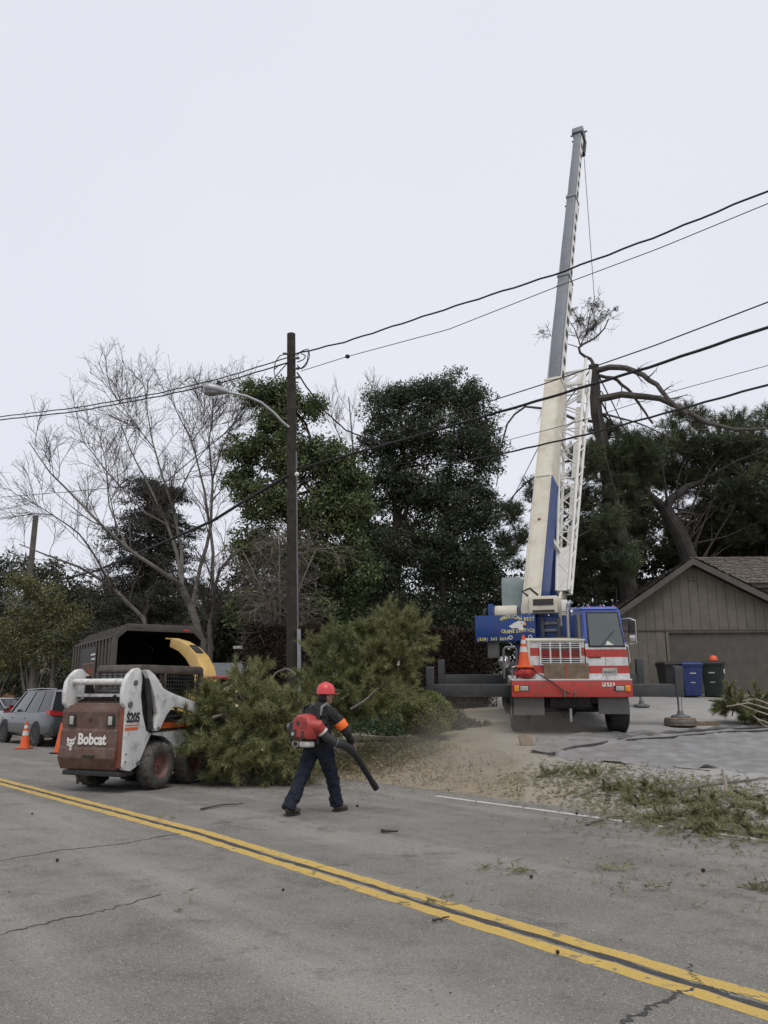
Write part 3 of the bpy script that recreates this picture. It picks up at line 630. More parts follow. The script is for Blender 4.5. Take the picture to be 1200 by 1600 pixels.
# ------------------------------------------------------------------ cars
def car(name, label, loc, heading, paint, L=4.85, W=1.92, Ht=1.73, suv=True):
    """heading: degrees left of +Y"""
    C_ = thing(name, label, 'car', loc, R_(90 + heading)); h = W/2; x0 = -L/2
    zb = Ht*.60; prof = [(x0, .55, .80), (x0+.05, .34, .97), (x0+.35, .27, zb), (x0+1.1, .25, zb+.0), (0.1, .25, zb-.01), (L*.22, .25, zb-.04), (L*.36, .26, zb-.16), (L*.47, .32, zb-.26), (L*.5, .45, zb-.38)]
    if not suv: prof = [(x0, .50, .85), (x0+.06, .32, .98), (x0+.5, .27, zb+.05), (x0+1.1, .25, zb), (.1, .25, zb-.01), (L*.22, .25, zb-.04), (L*.36, .26, zb-.14), (L*.47, .32, zb-.24), (L*.5, .45, zb-.34)]
    rings = []
    for i, (x, z0, z1) in enumerate(prof):
        e = .80 if i in (0, len(prof)-1) else (.93 if i in (1, len(prof)-2) else 1)
        hh = h*e; zm = (z0*.45 + z1*.55)
        rings.append([(x, -hh*.88, z0), (x, hh*.88, z0), (x, hh, z0+.12), (x, hh*1.0, zm), (x, hh*.955, z1-.03), (x, hh*.90, z1), (x, -hh*.90, z1), (x, -hh*.955, z1-.03), (x, -hh, zm), (x, -hh, z0+.12)])
    bd = B().loft(rings).build('body', paint, C_, .02)
    rx0, rx1 = (x0+.30, L*.10) if suv else (x0+1.35, L*.06)
    bx0, bx1 = (x0+.10, L*.27) if suv else (x0+.62, L*.26)
    z0_, z1_ = zb-.03, Ht-.05; a_ = h*.885; r_ = h*.70
    B().hexa([(bx0, -a_, z0_), (bx1, -a_, z0_-.03), (bx1, a_, z0_-.03), (bx0, a_, z0_)], [(rx0, -r_, z1_), (rx1, -r_, z1_), (rx1, r_, z1_), (rx0, r_, z1_)]).build('window_glass', M_GLASS, C_, .01)
    B().hexa([(rx0-.06, -r_*1.02, z1_-.02), (rx1+.06, -r_*1.02, z1_-.02), (rx1+.06, r_*1.02, z1_-.02), (rx0-.06, r_*1.02, z1_-.02)], [(rx0+.1, -r_*.9, Ht), (rx1-.1, -r_*.9, Ht), (rx1-.1, r_*.9, Ht), (rx0+.1, r_*.9, Ht)]).build('roof', paint, C_, .02)
    def P(f, u): return Vector((bx0 + (rx0-bx0)*u + f*((bx1-bx0) + ((rx1-rx0)-(bx1-bx0))*u), 0, z0_ + (z1_-z0_)*u)), a_ + (r_-a_)*u
    for sg in (-1, 1):
        for f, wd in ((0.01, .14), (.33, .07), (.64, .06), (.985, .07)):
            q0, y0 = P(f, 0); q1, y1 = P(f, 1); q0.y = sg*(y0+.008); q1.y = sg*(y1+.008)
            B().beam(q0, q1, wd, .02, (1, 0, 0)).build('pillar', paint, C_)
        B().tube([(rx0, sg*(r_-.02), Ht+.02), ((rx0+rx1)/2, sg*(r_-.02), Ht+.05), (rx1, sg*(r_-.02), Ht+.01)], .014, 6).build('roof_rail', M_SILV, C_) if suv else None
        B().ell((bx1-.15, sg*(h+.08), zb+.08), (.09, .12, .08)).build('mirror', paint, C_, smooth=True)
        tl = B().hexa([(x0-.005, sg*h*.52, .93), (x0+.02, sg*h*.96, .95), (x0+.28, sg*h*.99, 1.02), (x0+.1, sg*h*.55, .95)], [(x0+.01, sg*h*.52, 1.04), (x0+.05, sg*h*.95, 1.12), (x0+.34, sg*h*.985, 1.09), (x0+.12, sg*h*.55, 1.06)]).build('tail_light', M_RED, C_)
        B().box(L*.5-.22, L*.5-.06, min(sg*h*.55, sg*h*.86), max(sg*h*.55, sg*h*.86), .66, .80).build('headlight', M_LENS, C_, .02)
        for f in (.18, -.05): B().box(f*L-.09, f*L+.09, min(sg*(h-.005), sg*(h+.02)), max(sg*(h-.005), sg*(h+.02)), zb-.22, zb-.19).build('door_handle', M_SILV, C_, .005)
        for f in (-.295, .30):
            B().cyl((f*L, sg*(h-.10), .36), (f*L, sg*(h+.012), .36), .41, n=24).build('wheel_arch', M_BLACK, C_)
            wheel(C_, (f*L, sg*(h-.085), .355), (0, sg, 0), .355, .23, .245, M_RUBB, M_SILV, 30, .004, 5)
    B().box(x0-.03, x0+.1, -h*.8, h*.8, .36, .58).build('rear_bumper', M_BLACK, C_, .03)
    B().box(x0-.012, x0+.02, -.26, .26, .80, .92).build('number_plate', M_LTR, C_)
    return C_
M_CARS = mat('silver_car_paint', (.10, .105, .11), .3, .5, var=.04, scale=3, coat=.5); M_CARW = mat('pale_car_paint', (.50, .52, .54), .3, .2, var=.04, scale=3, coat=.5)
car('parked_suv', 'silver crossover parked past the chip box beside the traffic cones', (-11.3, 27.9, .012), 43, M_CARS)
car('parked_sedan', 'pale silver sedan parked in the distance behind the crossover', (-19.2, 40.5, .0), 62, M_CARW, 4.7, 1.82, 1.45, False)
car('parked_sedan', 'pale car at the left picture edge just ahead of the silver crossover', (-16.3, 32.8, .012), 40, M_CARW, 4.6, 1.8, 1.42, False)
# ------------------------------------------------------------------ cones
M_CONE = mat('orange_cone_plastic', (.66, .10, .02), .5, var=.12, scale=6, dirt=(.30, .10, .05), dscale=6, damt=.35)
M_BAND = mat('reflective_band', (.55, .54, .52), .4, var=.12, scale=9)
def cone(label, loc, h=.7, tilt=(0, 0, 0), bands=True):
    c = thing('traffic_cone', label, 'cone', tuple(float(v) for v in loc), rot=tilt, group='traffic cones'); r = h*.185
    B().box(-h*.26, h*.26, -h*.26, h*.26, 0, .035).build('base', M_CONE if bands else M_BLACK, c, .012)
    def rr(t): return r*(1-t) + .03*t
    B().lathe([(rr(0)+.01, .03), (rr(.02), .06), (rr(1), h), (rr(1)-.012, h), (.02, h-.02)], (0, 0, 0), (0, 0, 1), 20).build('body', M_CONE, c, smooth=True)
    if bands:
        for a, b_ in ((.45, .62), (.72, .84)): B().lathe([(rr(a)+.004, .035+a*(h-.035)), (rr(b_)+.004, .035+b_*(h-.035))], (0, 0, 0), (0, 0, 1), 20).build('band', M_BAND, c, smooth=True)
    return c
p = ground_hit(38, 1170); cone('orange cone with white bands standing beside the silver crossover', (p[0], p[1], .012), .80)
p = ground_hit(93, 1178); cone('plain orange cone half hidden behind the skid steer', (p[0], p[1], .012), .82, bands=False)
# ================================================================== CRANE TRUCK
M_CRED = mat('crane_red_paint', (.46, .055, .045), .45, var=.07, scale=5, dirt=(.22, .09, .07), dscale=7, damt=.45, coat=.05)
M_CWHT = mat('crane_white_paint', (.62, .62, .62), .45, var=.05, scale=5, dirt=(.34, .31, .27), dscale=7, damt=.42, coat=.05)
M_CBLU = mat('cab_blue_paint', (.075, .12, .42), .4, var=.07, scale=5, coat=.2)
M_DBLU = mat('deep_blue_paint', (.010, .046, .20), .4, var=.1, scale=4, coat=.15, dirt=(.03, .045, .15), dscale=3)
M_CREM = mat('cream_boom_paint', (.60, .56, .46), .5, var=.05, scale=3, dirt=(.42, .37, .29), dscale=2.2, damt=.35)
M_BOOMG = mat('grey_boom_paint', (.185, .20, .22), .5, .2, var=.08, scale=2, dirt=(.12, .12, .125), dscale=2)
M_DARK = mat('dark_undercarriage', (.022, .021, .020), .8, var=.3, scale=6, dirt=(.06, .053, .045), dscale=3)
M_OUT = mat('outrigger_grey', (.062, .066, .068), .55, .1, var=.12, scale=4, dirt=(.10, .093, .082), dscale=3, damt=.35)
M_FLAP = mat('grey_rubber_flap', (.115, .112, .104), .75, var=.1, scale=5)
M_WGLS = glassmat('cab_glass', (.085, .105, .10), .08)
M_CREMW = mat('jib_white_paint', (.70, .69, .64), .5, var=.06, scale=4)
CR = thing('crane_truck', 'red white and blue striped crane truck with raised telescopic boom on the driveway', 'crane', (4.18, 18.36, .70), rot=(R_(5.0), 0, R_(-6)))
CI = mat_of(CR).inverted(); CMW = mat_of(CR)
cp = lambda nm, bld, m, bev=0., par=None: bld.build(nm, m, par or CR, bev)
cp('frame', B().box(-.45, .45, .1, 6.6, .62, 1.0), M_DARK)
cp('engine_block', B().box(-.55, .5, .25, 1.5, .55, 1.2), M_DARK, .05)
cp('front_axle', B().cyl((-1.1, .75, .53), (1.1, .75, .53), .09, n=12), M_DARK)
cp('differential', B().ell((0, .75, .5), (.2, .22, .2)), M_DARK)
bp = cp('bumper', B().box(-1.31, 1.31, -.16, .10, .86, 1.22), M_CRED, .012)
cp('bumper_cap', B().box(-1.31, 1.31, -.162, .10, 1.222, 1.245), M_CWHT, 0, bp)
for sg in (-1, 1):
    cx = sg*1.10
    hl = cp('headlight_recess', B().box(cx-.19, cx+.17, -.166, -.158, .99, 1.11), M_BLACK, 0, bp)
    cp('headlight', B().box(cx-(.03 if sg < 0 else .15), cx+(.15 if sg < 0 else .03), -.178, -.167, 1.0, 1.10), M_LENS, .006, bp)
    cp('indicator', B().box(*((cx-.165, cx-.05) if sg < 0 else (cx+.05, cx+.165)), -.182, -.167, .985, 1.115), M_AMB, .006, bp)
for cx in (-.17, .06): cp('tow_hook', B().tube([(cx, -.16, .99), (cx, -.24, .95), (cx, -.24, .88), (cx, -.17, .86)], .02, 8), M_GREY, 0, bp)
stk = cp('bumper_sticker', B().box(.66, .93, -.1655, -.162, 1.09, 1.17), M_LTR, 0, bp)
for k in range(4): cp('sticker_mark', B().box(.675+k*.063, .675+k*.063+.03, -.1675, -.166, 1.12-.02*(k % 2), 1.16), M_CRED, 0, stk)
fl1 = cp('mud_flap', B().box(-1.27, -.60, -.02, .0, .45, .855), M_FLAP, .004); cp('mud_flap', B().box(.58, 1.24, -.02, .0, .48, .855), M_FLAP, .004)
cp('drain_pipe', B().cyl((-.03, -.02, .32), (-.03, -.02, .60), .035, n=10), M_SILV)
for sg in (-1, 1):
    wheel(CR, (sg*1.10, .75, .53), (sg, 0, 0), .53, .42, .30, M_RUBB, M_SILV, 34, .008, 10)
    for yy in (4.55, 5.85): wheel(CR, (sg*1.02, yy, .53), (sg, 0, 0), .53, .55, .30, M_RUBB, M_SILV, 34, .008, 10)
    cp('fender', B().prism([(sg*1.32, y, z) for y, z in ((.1, 1.22), (1.55, 1.22), (1.6, 1.0), (1.55, .98), (1.35, 1.16), (.2, 1.16))], (-sg*.48, 0, 0)), M_CWHT if sg < 0 else M_CRED, .01)
    cp('rear_fender', B().box(min(sg*.75, sg*1.3), max(sg*.75, sg*1.3), 3.9, 6.5, 1.12, 1.17), M_OUT)
cp('carrier_deck', B().box(-1.25, 1.25, 1.65, 6.6, 1.18, 1.30), M_OUT, .02)
cp('deck_box', B().box(-1.25, -.5, 2.2, 3.8, .75, 1.17), M_DARK, .02); cp('deck_box', B().box(.5, 1.25, 2.2, 3.8, .75, 1.17), M_DARK, .02)
# hood in stripes, each band its own sheet
HX0, HX1 = -.90, .34
bands = [(1.247, 1.37, 0), (1.37, 1.54, 1), (1.54, 1.75, 0), (1.75, 1.93, 1), (1.93, 2.08, 0)]
for z0, z1, r in bands: cp('hood_band', B().box(HX0, HX1, .05, 1.55, z0, z1-.002), M_CRED if r else M_CWHT)
cp('hood_top', B().box(HX0-.05, HX1+.02, .02, 1.58, 2.08, 2.115), M_CREM, .01); cp('hood_edge', B().box(HX0-.03, HX0+.03, .015, .05, 1.25, 2.08), M_CREM)
gr = cp('grille', B().box(-.66, .26, .035, .049, 1.545, 2.045), M_TAR)
for k in range(5): cp('grille_bar', B().box(-.66+k*.225-.004*k, -.66+k*.225-.004*k+.035, .012, .034, 1.545, 2.045), M_CWHT, 0, gr)
for k in range(11):
    z = 1.545 + k*.047; cp('grille_slat', B().box(-.655, .255, .016, .034, z, z+.017), M_CRED if 3 <= k <= 7 and k != 3 else M_CWHT, 0, gr)
# cab
def cabring(z):
    u = (z - 1.247)/(2.82 - 1.247); sl = max(0, (z - 1.95)/.87)
    return [(.36 - .02*u, .0 + sl*.12, z), (1.30 - .13*u - .02*sl, .0 + sl*.12, z), (1.30 - .13*u - .02*sl, 1.95, z), (.36 - .02*u, 1.95, z)]
cb_ = [(1.247, 1.36, 0), (1.36, 1.53, 1), (1.53, 1.72, 0), (1.72, 1.89, 1), (1.89, 2.02, 0)]
for z0, z1, r in cb_: cp('cab_band', B().hexa(cabring(z0), cabring(z1-.0015)), M_CRED if r else M_CWHT)
cabu = cp('cab_upper', B().hexa(cabring(2.02), cabring(2.78)), M_CBLU, .03)
cp('cab_roof', B().hexa([(.30, .08, 2.785), (1.13, .08, 2.785), (1.13, 1.98, 2.785), (.30, 1.98, 2.785)], [(.34, .14, 2.84), (1.08, .14, 2.84), (1.08, 1.94, 2.84), (.34, 1.94, 2.84)]), M_CBLU, .02)
def onfront(x, z, d): sl = max(0, (z - 1.95)/.87); return (x, sl*.12 - d, z)
def frontquad(x0, x1, x2, x3, z0, z1, d0, d1): return B().hexa([onfront(x0, z0, d0), onfront(x1, z0, d0), onfront(x1, z0, d1), onfront(x0, z0, d1)], [onfront(x3, z1, d0), onfront(x2, z1, d0), onfront(x2, z1, d1), onfront(x3, z1, d1)])
cp('window_seal', frontquad(.42, 1.225, 1.115, .395, 1.94, 2.72, .012, -.04), M_BLACK, .006)
ws = cp('windscreen', frontquad(.455, 1.19, 1.085, .43, 1.975, 2.685, .020, -.03), M_WGLS)
cp('dash_paper', frontquad(.80, .98, .86, .83, 1.985, 2.07, .024, .0205), M_LTR, 0, ws)
cp('wiper', B().beam(onfront(.7, 1.99, .03), onfront(1.0, 2.3, .03), .015, .01), M_BLACK, 0, ws)
cp('side_window', B().hexa([(.335, .35, 2.08), (.352, .35, 2.08), (.352, 1.6, 2.08), (.335, 1.6, 2.08)], [(.325, .4, 2.68), (.346, .4, 2.68), (.346, 1.55, 2.68), (.325, 1.55, 2.68)]), M_WGLS)
cp('panel_seam', B().box(.78, .786, -.004, .0, 1.25, 1.93), M_FLAP); cp('hood_latch', B().box(.40, .68, -.012, -.001, 1.70, 1.725), M_BLACK)
for k in range(3): cp('roof_marker', B().ell((.48+k*.28, .22, 2.845), (.03, .03, .03)), M_RED)
pt = cp('number_plate', frontquad(.70, 1.02, 1.02, .70, 1.33, 1.48, .016, .002), M_LENS)
text('plate_lettering', '4A66575', .075, mat('plate_blue', (.05, .06, .12), .6), pt, (.86, -.0165, 1.365), (1, 0, 0), (0, 0, 1), bold=.002, ext=.001).parent = pt
mr_ = B().tube([(1.20, .2, 2.55), (1.36, .05, 2.57), (1.47, .0, 2.52), (1.47, .0, 2.02), (1.36, .05, 2.0), (1.22, .2, 2.03)], .015, 8)
mf = cp('mirror_frame', mr_, M_SILV)
cp('mirror_glass', B().box(1.31, 1.45, -.03, .03, 2.24, 2.53), M_BLACK, .02, mf); cp('spot_mirror', B().box(1.32, 1.45, -.04, .03, 2.06, 2.20), M_SILV, .03, mf)
cp('exhaust_stack', B().tube([(.22, 1.75, 1.3), (.22, 1.75, 2.85), (.24, 1.73, 2.95), (.30, 1.70, 3.0)], [.055, .055, .06, .06], 14), M_SILV)
cp('grab_rail', B().tube([(-1.46, .12, 1.25), (-1.46, .12, 1.88), (-1.42, .12, 1.94), (-1.20, .12, 1.94), (-1.17, .12, 1.88), (-1.17, .12, 1.25)], .03, 10), M_GREY)
cp('grab_rail', B().tube([(-1.28, .05, 1.25), (-1.28, .05, 1.50), (-1.05, .05, 1.56), (-.98, .05, 1.3)], .022, 8), M_SILV)
cp('air_tank', B().ell((-1.42, .95, 1.58), (.15, .22, .15)), M_SILV)
cp('door_seam', B().box(1.302, 1.306, .55, .556, 1.3, 2.7), M_FLAP); cp('cab_grab_handle', B().tube([(1.27, .12, 1.55), (1.33, .08, 1.6), (1.31, .10, 1.95), (1.25, .14, 2.0)], .012, 6), M_SILV)
cp('antenna', B().tube([(1.12, .3, 2.8), (1.16, .34, 3.25)], .006, 5), M_BLACK)
for z in (1.37, 1.54, 1.75, 1.93): cp('hood_bolt_row', B().box(HX0+.02, HX0+.035, .04, .049, z+.03, z+.045), M_FLAP)
for k in range(7): cp('hood_louvre', B().box(HX0-.012, HX0-.001, .35+k*.13, .42+k*.13, 1.60, 1.88), M_BLACK)
for x in (-.62, .05): cp('bumper_rivet', B().cyl((x, -.163, 1.15), (x, -.172, 1.15), .018, n=8), M_GREY, 0, bp)
# outriggers: two crosswise boxes with beams, jacks and floats
def outrigger(y, xl, xr, z, hasR=True):
    cp('outrigger_box', B().box(-1.28, 1.28, y-.02, y+.36, z-.02, z+.36), M_OUT, .01)
    for sg, X in ((-1, xl), (1, xr)):
        bm = cp('outrigger_beam', B().box(min(sg*1.2, sg*X), max(sg*1.2, sg*X), y+.04, y+.30, z+.02, z+.31), M_OUT, .008)
        jk = cp('jack_tube', B().box(min(sg*X, sg*(X+.20)), max(sg*X, sg*(X+.20)), y+.02, y+.30, z+.02, z+.74), M_OUT, .03, bm)
        wp = CMW @ Vector((sg*(X+.10), y+.16, z)); zg = float(gz(wp.x, wp.y)) + .03
        foot = CMW.inverted() @ Vector((wp.x, wp.y, zg + (.20 if sg > 0 and y < 3 else .02)))
        top = Vector((sg*(X+.10), y+.16, z+.3))
        cp('jack_rod', B().tube([top, foot + Vector((0, 0, .12))], .055, 14), M_SILV, 0, bm)
        cp('jack_float', B().lathe([(.06, .16), (.08, .08), (.22, .04), (.22, 0), (.001, 0)], foot, (0, 0, 1), 20), M_GREY, 0, bm)
outrigger(1.62, 3.12, 2.66, .68); outrigger(5.0, 2.95, 2.45, .70)
ft = CMW @ Vector((2.76, 1.78, 0)); fz = float(gz(ft.x, ft.y)) + .031
M_CRIB = mat('crib_timber', (.17, .125, .085), .85, var=.3, scale=6, bump=.4, bscale=20)
pd = thing('outrigger_pad', 'round timber pad under the right-hand outrigger jack', 'pad', (ft.x, ft.y, fz))
B().lathe([(.001, .195), (.33, .195), (.36, .17), (.37, .02), (.34, 0), (.001, 0)], (0, 0, 0), (0, 0, 1), 26).build('pad_disc', M_CRIB, pd, smooth=True)
B().box(.1, .95, .02, .22, .0, .10).build('wedge_block', M_CRIB, pd, .01)
B().lathe([(.365, .06), (.375, .07), (.375, .12), (.365, .13)], (0, 0, 0), (0, 0, 1), 26).build('steel_band', M_GREY, pd)
# superstructure, turned away from the carrier's axis
root = at(836, 948, 21.3); tipp = at(904, 214, 28.4)
e_ = Vector(tipp - root).normalized(); yaw = math.atan2(e_.x, e_.y)
S = Matrix.Translation((4.62, 22.35, 0)) @ Matrix.Rotation(-yaw*.62, 4, 'Z')
SB = lambda nm, bld, m, bev=0., par=None: bld.build(nm, m, par or CR, bev, inv=CI @ S)
SB('turntable', B().cyl((0, 0, 1.9), (0, 0, 2.45), .75, n=28), M_OUT)
SB('turret', B().box(-.75, .75, -1.6, .9, 2.4, 3.0), M_DBLU, .02)
cw = SB('counterweight', B().box(-1.72, -.16, -2.0, -1.45, 2.93, 3.60), M_DBLU, .02)
for x in (-.80, -.30): SB('lifting_eye', B().lathe([(.03, 0), (.055, 0), (.055, .012), (.03, .012)], (x, -2.012, 3.02), (0, 1, 0), 14, closed=True), M_BAND, 0, cw)
M_GOLD = mat('gold_lettering', (.60, .55, .22), .5, var=.15, scale=20)
def stext(s_, size, x, z, arc=0., b=.004, m=M_GOLD):
    """one signwritten word; each glyph rides on a shallow arc"""
    n = len(s_); adv = size*.56
    for i, chh in enumerate(s_):
        if chh == ' ': continue
        u = (i - (n-1)/2); zz = z + arc*(1 - (2*u/n)**2)
        o = text('sign_letter', chh, size, m, None, (x + u*adv, -2.006, zz), (1, 0, 0), (0, 0, 1), bold=b, ext=.003, sx=.8)
        o.data.transform(CI @ S); o.parent = cw
stext('AMERICAN', .125, -.78, 3.44, .07, .004); stext('BEST', .125, -.315, 3.44, 0, .004); stext('CRANE', .125, -.86, 3.15, -.02, .004); stext('SERVICE', .125, -.42, 3.13, .03, .004)
stext('(828) 543 8600', .105, -1.26, 2.955, 0, .003)
eg = SB('eagle_emblem', B().prism([(x - .42, -2.004, z) for x, z in ((-.42, 3.30), (-.30, 3.38), (-.16, 3.44), (-.02, 3.42), (.03, 3.36), (-.04, 3.35), (-.06, 3.28), (-.02, 3.22), (-.12, 3.20), (-.20, 3.26), (-.32, 3.25))], (0, -.006, 0)), M_LTR, 0, cw)
SB('eagle_beak', B().prism([(x - .42, -2.012, z) for x, z in ((-.02, 3.40), (.04, 3.36), (.01, 3.31), (-.04, 3.34))], (0, -.004, 0)), M_AMB, 0, cw); SB('eagle_eye', B().cyl((-.51, -2.011, 3.38), (-.51, -2.016, 3.38), .014, n=8), M_TAR, 0, cw)
SB('hanging_plate', B().box(-1.42, -1.12, -1.9, -1.87, 2.52, 2.92), M_FLAP, .005)
# bracket steps in front of the turret
SB('step_frame', B().box(-.155, 1.0, -1.72, -1.46, 2.93, 3.58), M_DBLU, .015)
for x in (-.05, .36): SB('bracket_post', B().box(x, x+.09, -1.80, -1.725, 3.0, 3.52), M_OUT, .01)
for z in (3.34, 3.16): SB('bracket_rung', B().box(.04, .36, -1.79, -1.74, z, z+.07), M_GREY, .01)
SB('hook_block', B().ell((.45, -1.95, 2.92), (.32, .14, .12)), M_BLACK)
SB('winch_drum', B().cyl((-1.35, -.9, 3.72), (-.75, -.9, 3.72), .24, n=20), M_CREM, 0); SB('winch_side', B().box(-1.5, -1.36, -1.3, -.5, 3.45, 3.98), M_DBLU, .03); SB('valve_block', B().ell((-1.62, -1.0, 3.7), (.09, .2, .2)), M_BLACK)
SB('operator_cab', B().prism([(-1.22, y, z) for y, z in ((-.7, 3.55), (-.7, 4.55), (-.6, 4.78), (.75, 4.80), (.95, 4.0), (.95, 3.2), (-.5, 3.2))], (.78, 0, 0)), mat('operator_cab_glass', (.17, .215, .205), .15, var=.12, scale=2, spec=.7, dirt=(.24, .27, .25), dscale=2), .04)
SB('cab_skirt', B().box(-1.23, -.43, -.72, .97, 3.14, 3.54), M_DBLU, .01)
# boom
r_side = Vector((math.cos(yaw), -math.sin(yaw), 0)); n_up = e_.cross(r_side).normalized()
root = Vector(root); Ltot = (Vector(tipp) - root).length
def t_at(py):
    lo, hi = -3, Ltot + 2
    for _ in range(50):
        m_ = (lo + hi)/2
        if proj(root + e_*m_)[1] > py: lo = m_
        else: hi = m_
    return lo
def sect(nm, t0, t1, wd, dp, m, off=0., bev=.015, par=None):
    a = root + e_*t0 + n_up*off; c2 = root + e_*t1 + n_up*off
    return B().beam(a, c2, wd, dp, r_side).build(nm, m, par or CR, bev, inv=CI)
T1, T2, T3, T4 = t_at(600), t_at(437), t_at(313), t_at(213)
camside = -1 if (n_up.dot(Vector((0, -1, 0))) < 0) else 1
base = sect('boom_base_section', -.35, T1, .50, .62, M_CREM)
for sg in (-1, 1):
    B().beam(root + e_*-.3 + r_side*sg*.262 , root + e_*(T1*.52) + r_side*sg*.262, .63, .012, n_up).build('boom_side_plate', M_DBLU, base, inv=CI)
    B().beam(root + e_*-.3 + r_side*sg*.235 + n_up*camside*.318, root + e_*(T1-.02) + r_side*sg*.235 + n_up*camside*.318, .03, .03, r_side).build('boom_edge_strip', M_CREM, base, inv=CI)
for f in (.52, .995): B().beam(root + e_*(T1*f-.06) , root + e_*(T1*f+.03), .54, .67, r_side).build('boom_collar', M_CREM, base, .01, inv=CI)
B().beam(root + e_*2.55 + n_up*camside*.312, root + e_*2.62 + n_up*camside*.312, .09, .012, r_side).build('rust_mark', M_BROWN2, base, inv=CI)
B().beam(root + e_*.4 + n_up*camside*.314, root + e_*2.45 + n_up*camside*.314, .30, .01, r_side).build('boom_cover_plate', M_CREM, base, inv=CI)
s2 = sect('boom_second_section', T1-.3, T2, .37, .52, M_BOOMG); s3 = sect('boom_third_section', T2-.3, T3, .325, .46, M_BOOMG); s4 = sect('boom_fly_section', T3-.3, T4, .285, .40, M_BOOMG)
for sc_, a, c2, wd, dp in ((s2, T1, T2, .37, .52), (s3, T2, T3, .325, .46), (s4, T3, T4, .285, .40)):
    B().beam(root + e_*(c2-.10), root + e_*(c2+.04), wd+.05, dp+.06, r_side).build('section_collar', M_BOOMG if sc_ is not s4 else M_BLACK, sc_, .008, inv=CI)
    B().beam(root + e_*(c2-.9) - n_up*camside*(dp/2+.05), root + e_*(c2-.02) - n_up*camside*(dp/2+.10), wd*.8, .14, r_side).build('wear_pad_housing', M_BLACK, sc_, inv=CI)
    B().beam(root + e_*a + r_side*(wd/2+.004) - n_up*camside*dp*.12, root + e_*(c2-.12) + r_side*(wd/2+.004) - n_up*camside*dp*.12, dp*.70, .008, n_up).build('side_rail', M_CREMW, sc_, inv=CI)
    k = a + .25
    while k < c2 - .5:
        B().beam(root + e_*k + r_side*(wd/2+.012) - n_up*camside*dp*.16, root + e_*(k+.30) + r_side*(wd/2+.012) - n_up*camside*dp*.16, dp*.42, .006, n_up).build('rail_slot', M_BLACK, sc_, inv=CI); k += .62
    B().cyl(root + e_*(c2-.25) - r_side*(wd/2+.02), root + e_*(c2-.25) - r_side*(wd/2+.12), .03, n=8).build('cable_guide', M_BLACK, sc_, inv=CI)
hp = root + e_*T4
hd = B().beam(hp - e_*.05, hp + e_*.28, .44, .5, r_side).build('boom_head', M_BOOMG, CR, .02, inv=CI)
for k, q in enumerate((-.14, .0, .14)):
    B().cyl(hp + e_*.3 + r_side*(q-.03) - n_up*camside*.12, hp + e_*.3 + r_side*(q+.03) - n_up*camside*.12, .16, n=18).build('sheave', M_BLACK, hd, inv=CI)
B().beam(hp + e_*.18 - r_side*.34, hp + e_*.18 + r_side*.34, .05, .05).build('sheave_pin', M_GREY, hd, inv=CI)
B().beam(hp - e_*.75 - n_up*camside*.38, hp + e_*.25 - n_up*camside*.40, .36, .22, r_side).build('head_guard', M_BLACK, hd, inv=CI)
for q in (-.2, .1): B().cyl(hp + e_*.28 + r_side*q, hp + e_*.48 + r_side*(q-.05), .02, n=6).build('head_pin', M_BLACK, hd, inv=CI)
# lift cylinder and boom foot bracket
for sg in (-1, 1): B().prism([S @ Vector((sg*.36 + .06, y, z)) for y, z in ((-1.75, 3.3), (-1.75, 4.02), (-1.2, 4.25), (-.9, 3.9), (-.6, 3.3))], (S.to_3x3() @ Vector((sg*.06, 0, 0)))).build('boom_bracket', M_CREM, CR, inv=CI)
SB('winch_box', B().box(-.30, .42, -1.98, -1.62, 3.62, 4.06), M_CREM, .03); SB('winch_opening', B().box(-.20, .32, -1.992, -1.981, 3.82, 3.98), M_TAR); SB('winch_recess', B().box(-.22, .34, -1.99, -1.982, 3.64, 3.70), M_TAR)
SB('hose_bundle', B().tube([(-.35, -1.7, 4.1), (-.5, -1.75, 4.22), (-.3, -1.7, 4.3), (-.1, -1.65, 4.12)], .03, 8), M_BLACK)
SB('hydraulic_fitting', B().box(.50, .66, -1.95, -1.8, 3.65, 3.95), M_CREMW, .03)
B().tube([S @ Vector((.06, .5, 2.9)), root + e_*4.2 - n_up*camside*.38], [.15, .12], 16).build('lift_cylinder', M_DBLU, CR, smooth=True, inv=CI)
# lattice jib stowed along the boom
J0 = Vector(at(881, 926, 22.2)); J1 = Vector(at(899, 590, 24.9)); je = (J1 - J0).normalized()
jr = r_side; jn = je.cross(jr).normalized()
def jp(f, a, c2): wd = .17 + .23*f; dp = .13 + .15*f; return J0 + (J1 - J0)*f + jr*a*wd + jn*c2*dp
cor = [(-1, -1), (1, -1), (1, 1), (-1, 1)]
for a, c2 in cor: B().tube([jp(0, a, c2), jp(1.06 if a > 0 else 1.0, a, c2)], [.044, .050], 8).build('jib_chord', M_CREMW, CR, smooth=True, inv=CI)
for i in range(4):
    (a, c2), (a2, c3) = cor[i], cor[(i+1) % 4]
    lc = B()
    for k in range(17):
        f0, f1 = k/17, (k+1)/17
        A_, C2_ = ((a, c2), (a2, c3)) if k % 2 == 0 else ((a2, c3), (a, c2))
        lc.tube([jp(f0, *A_), jp(f1, *C2_)], .024, 6)
        if k % 4 == 0: lc.tube([jp(f0, a, c2), jp(f0, a2, c3)], .024, 6)
    o = lc.build('jib_lacing', M_CREMW, CR, inv=CI); o['kind'] = 'stuff'
B().beam(jp(.0, 0, -1), jp(.17, 0, -1), .30, .02, jr).build('jib_gusset', M_CREMW, CR, inv=CI)
for f in (.93, 1.0): B().beam(jp(f, -1, -1), jp(f, 1, -1), .09, .06).build('jib_end_frame', M_CREMW, CR, .01, inv=CI)
gsh = jp(.965, 0, -1)
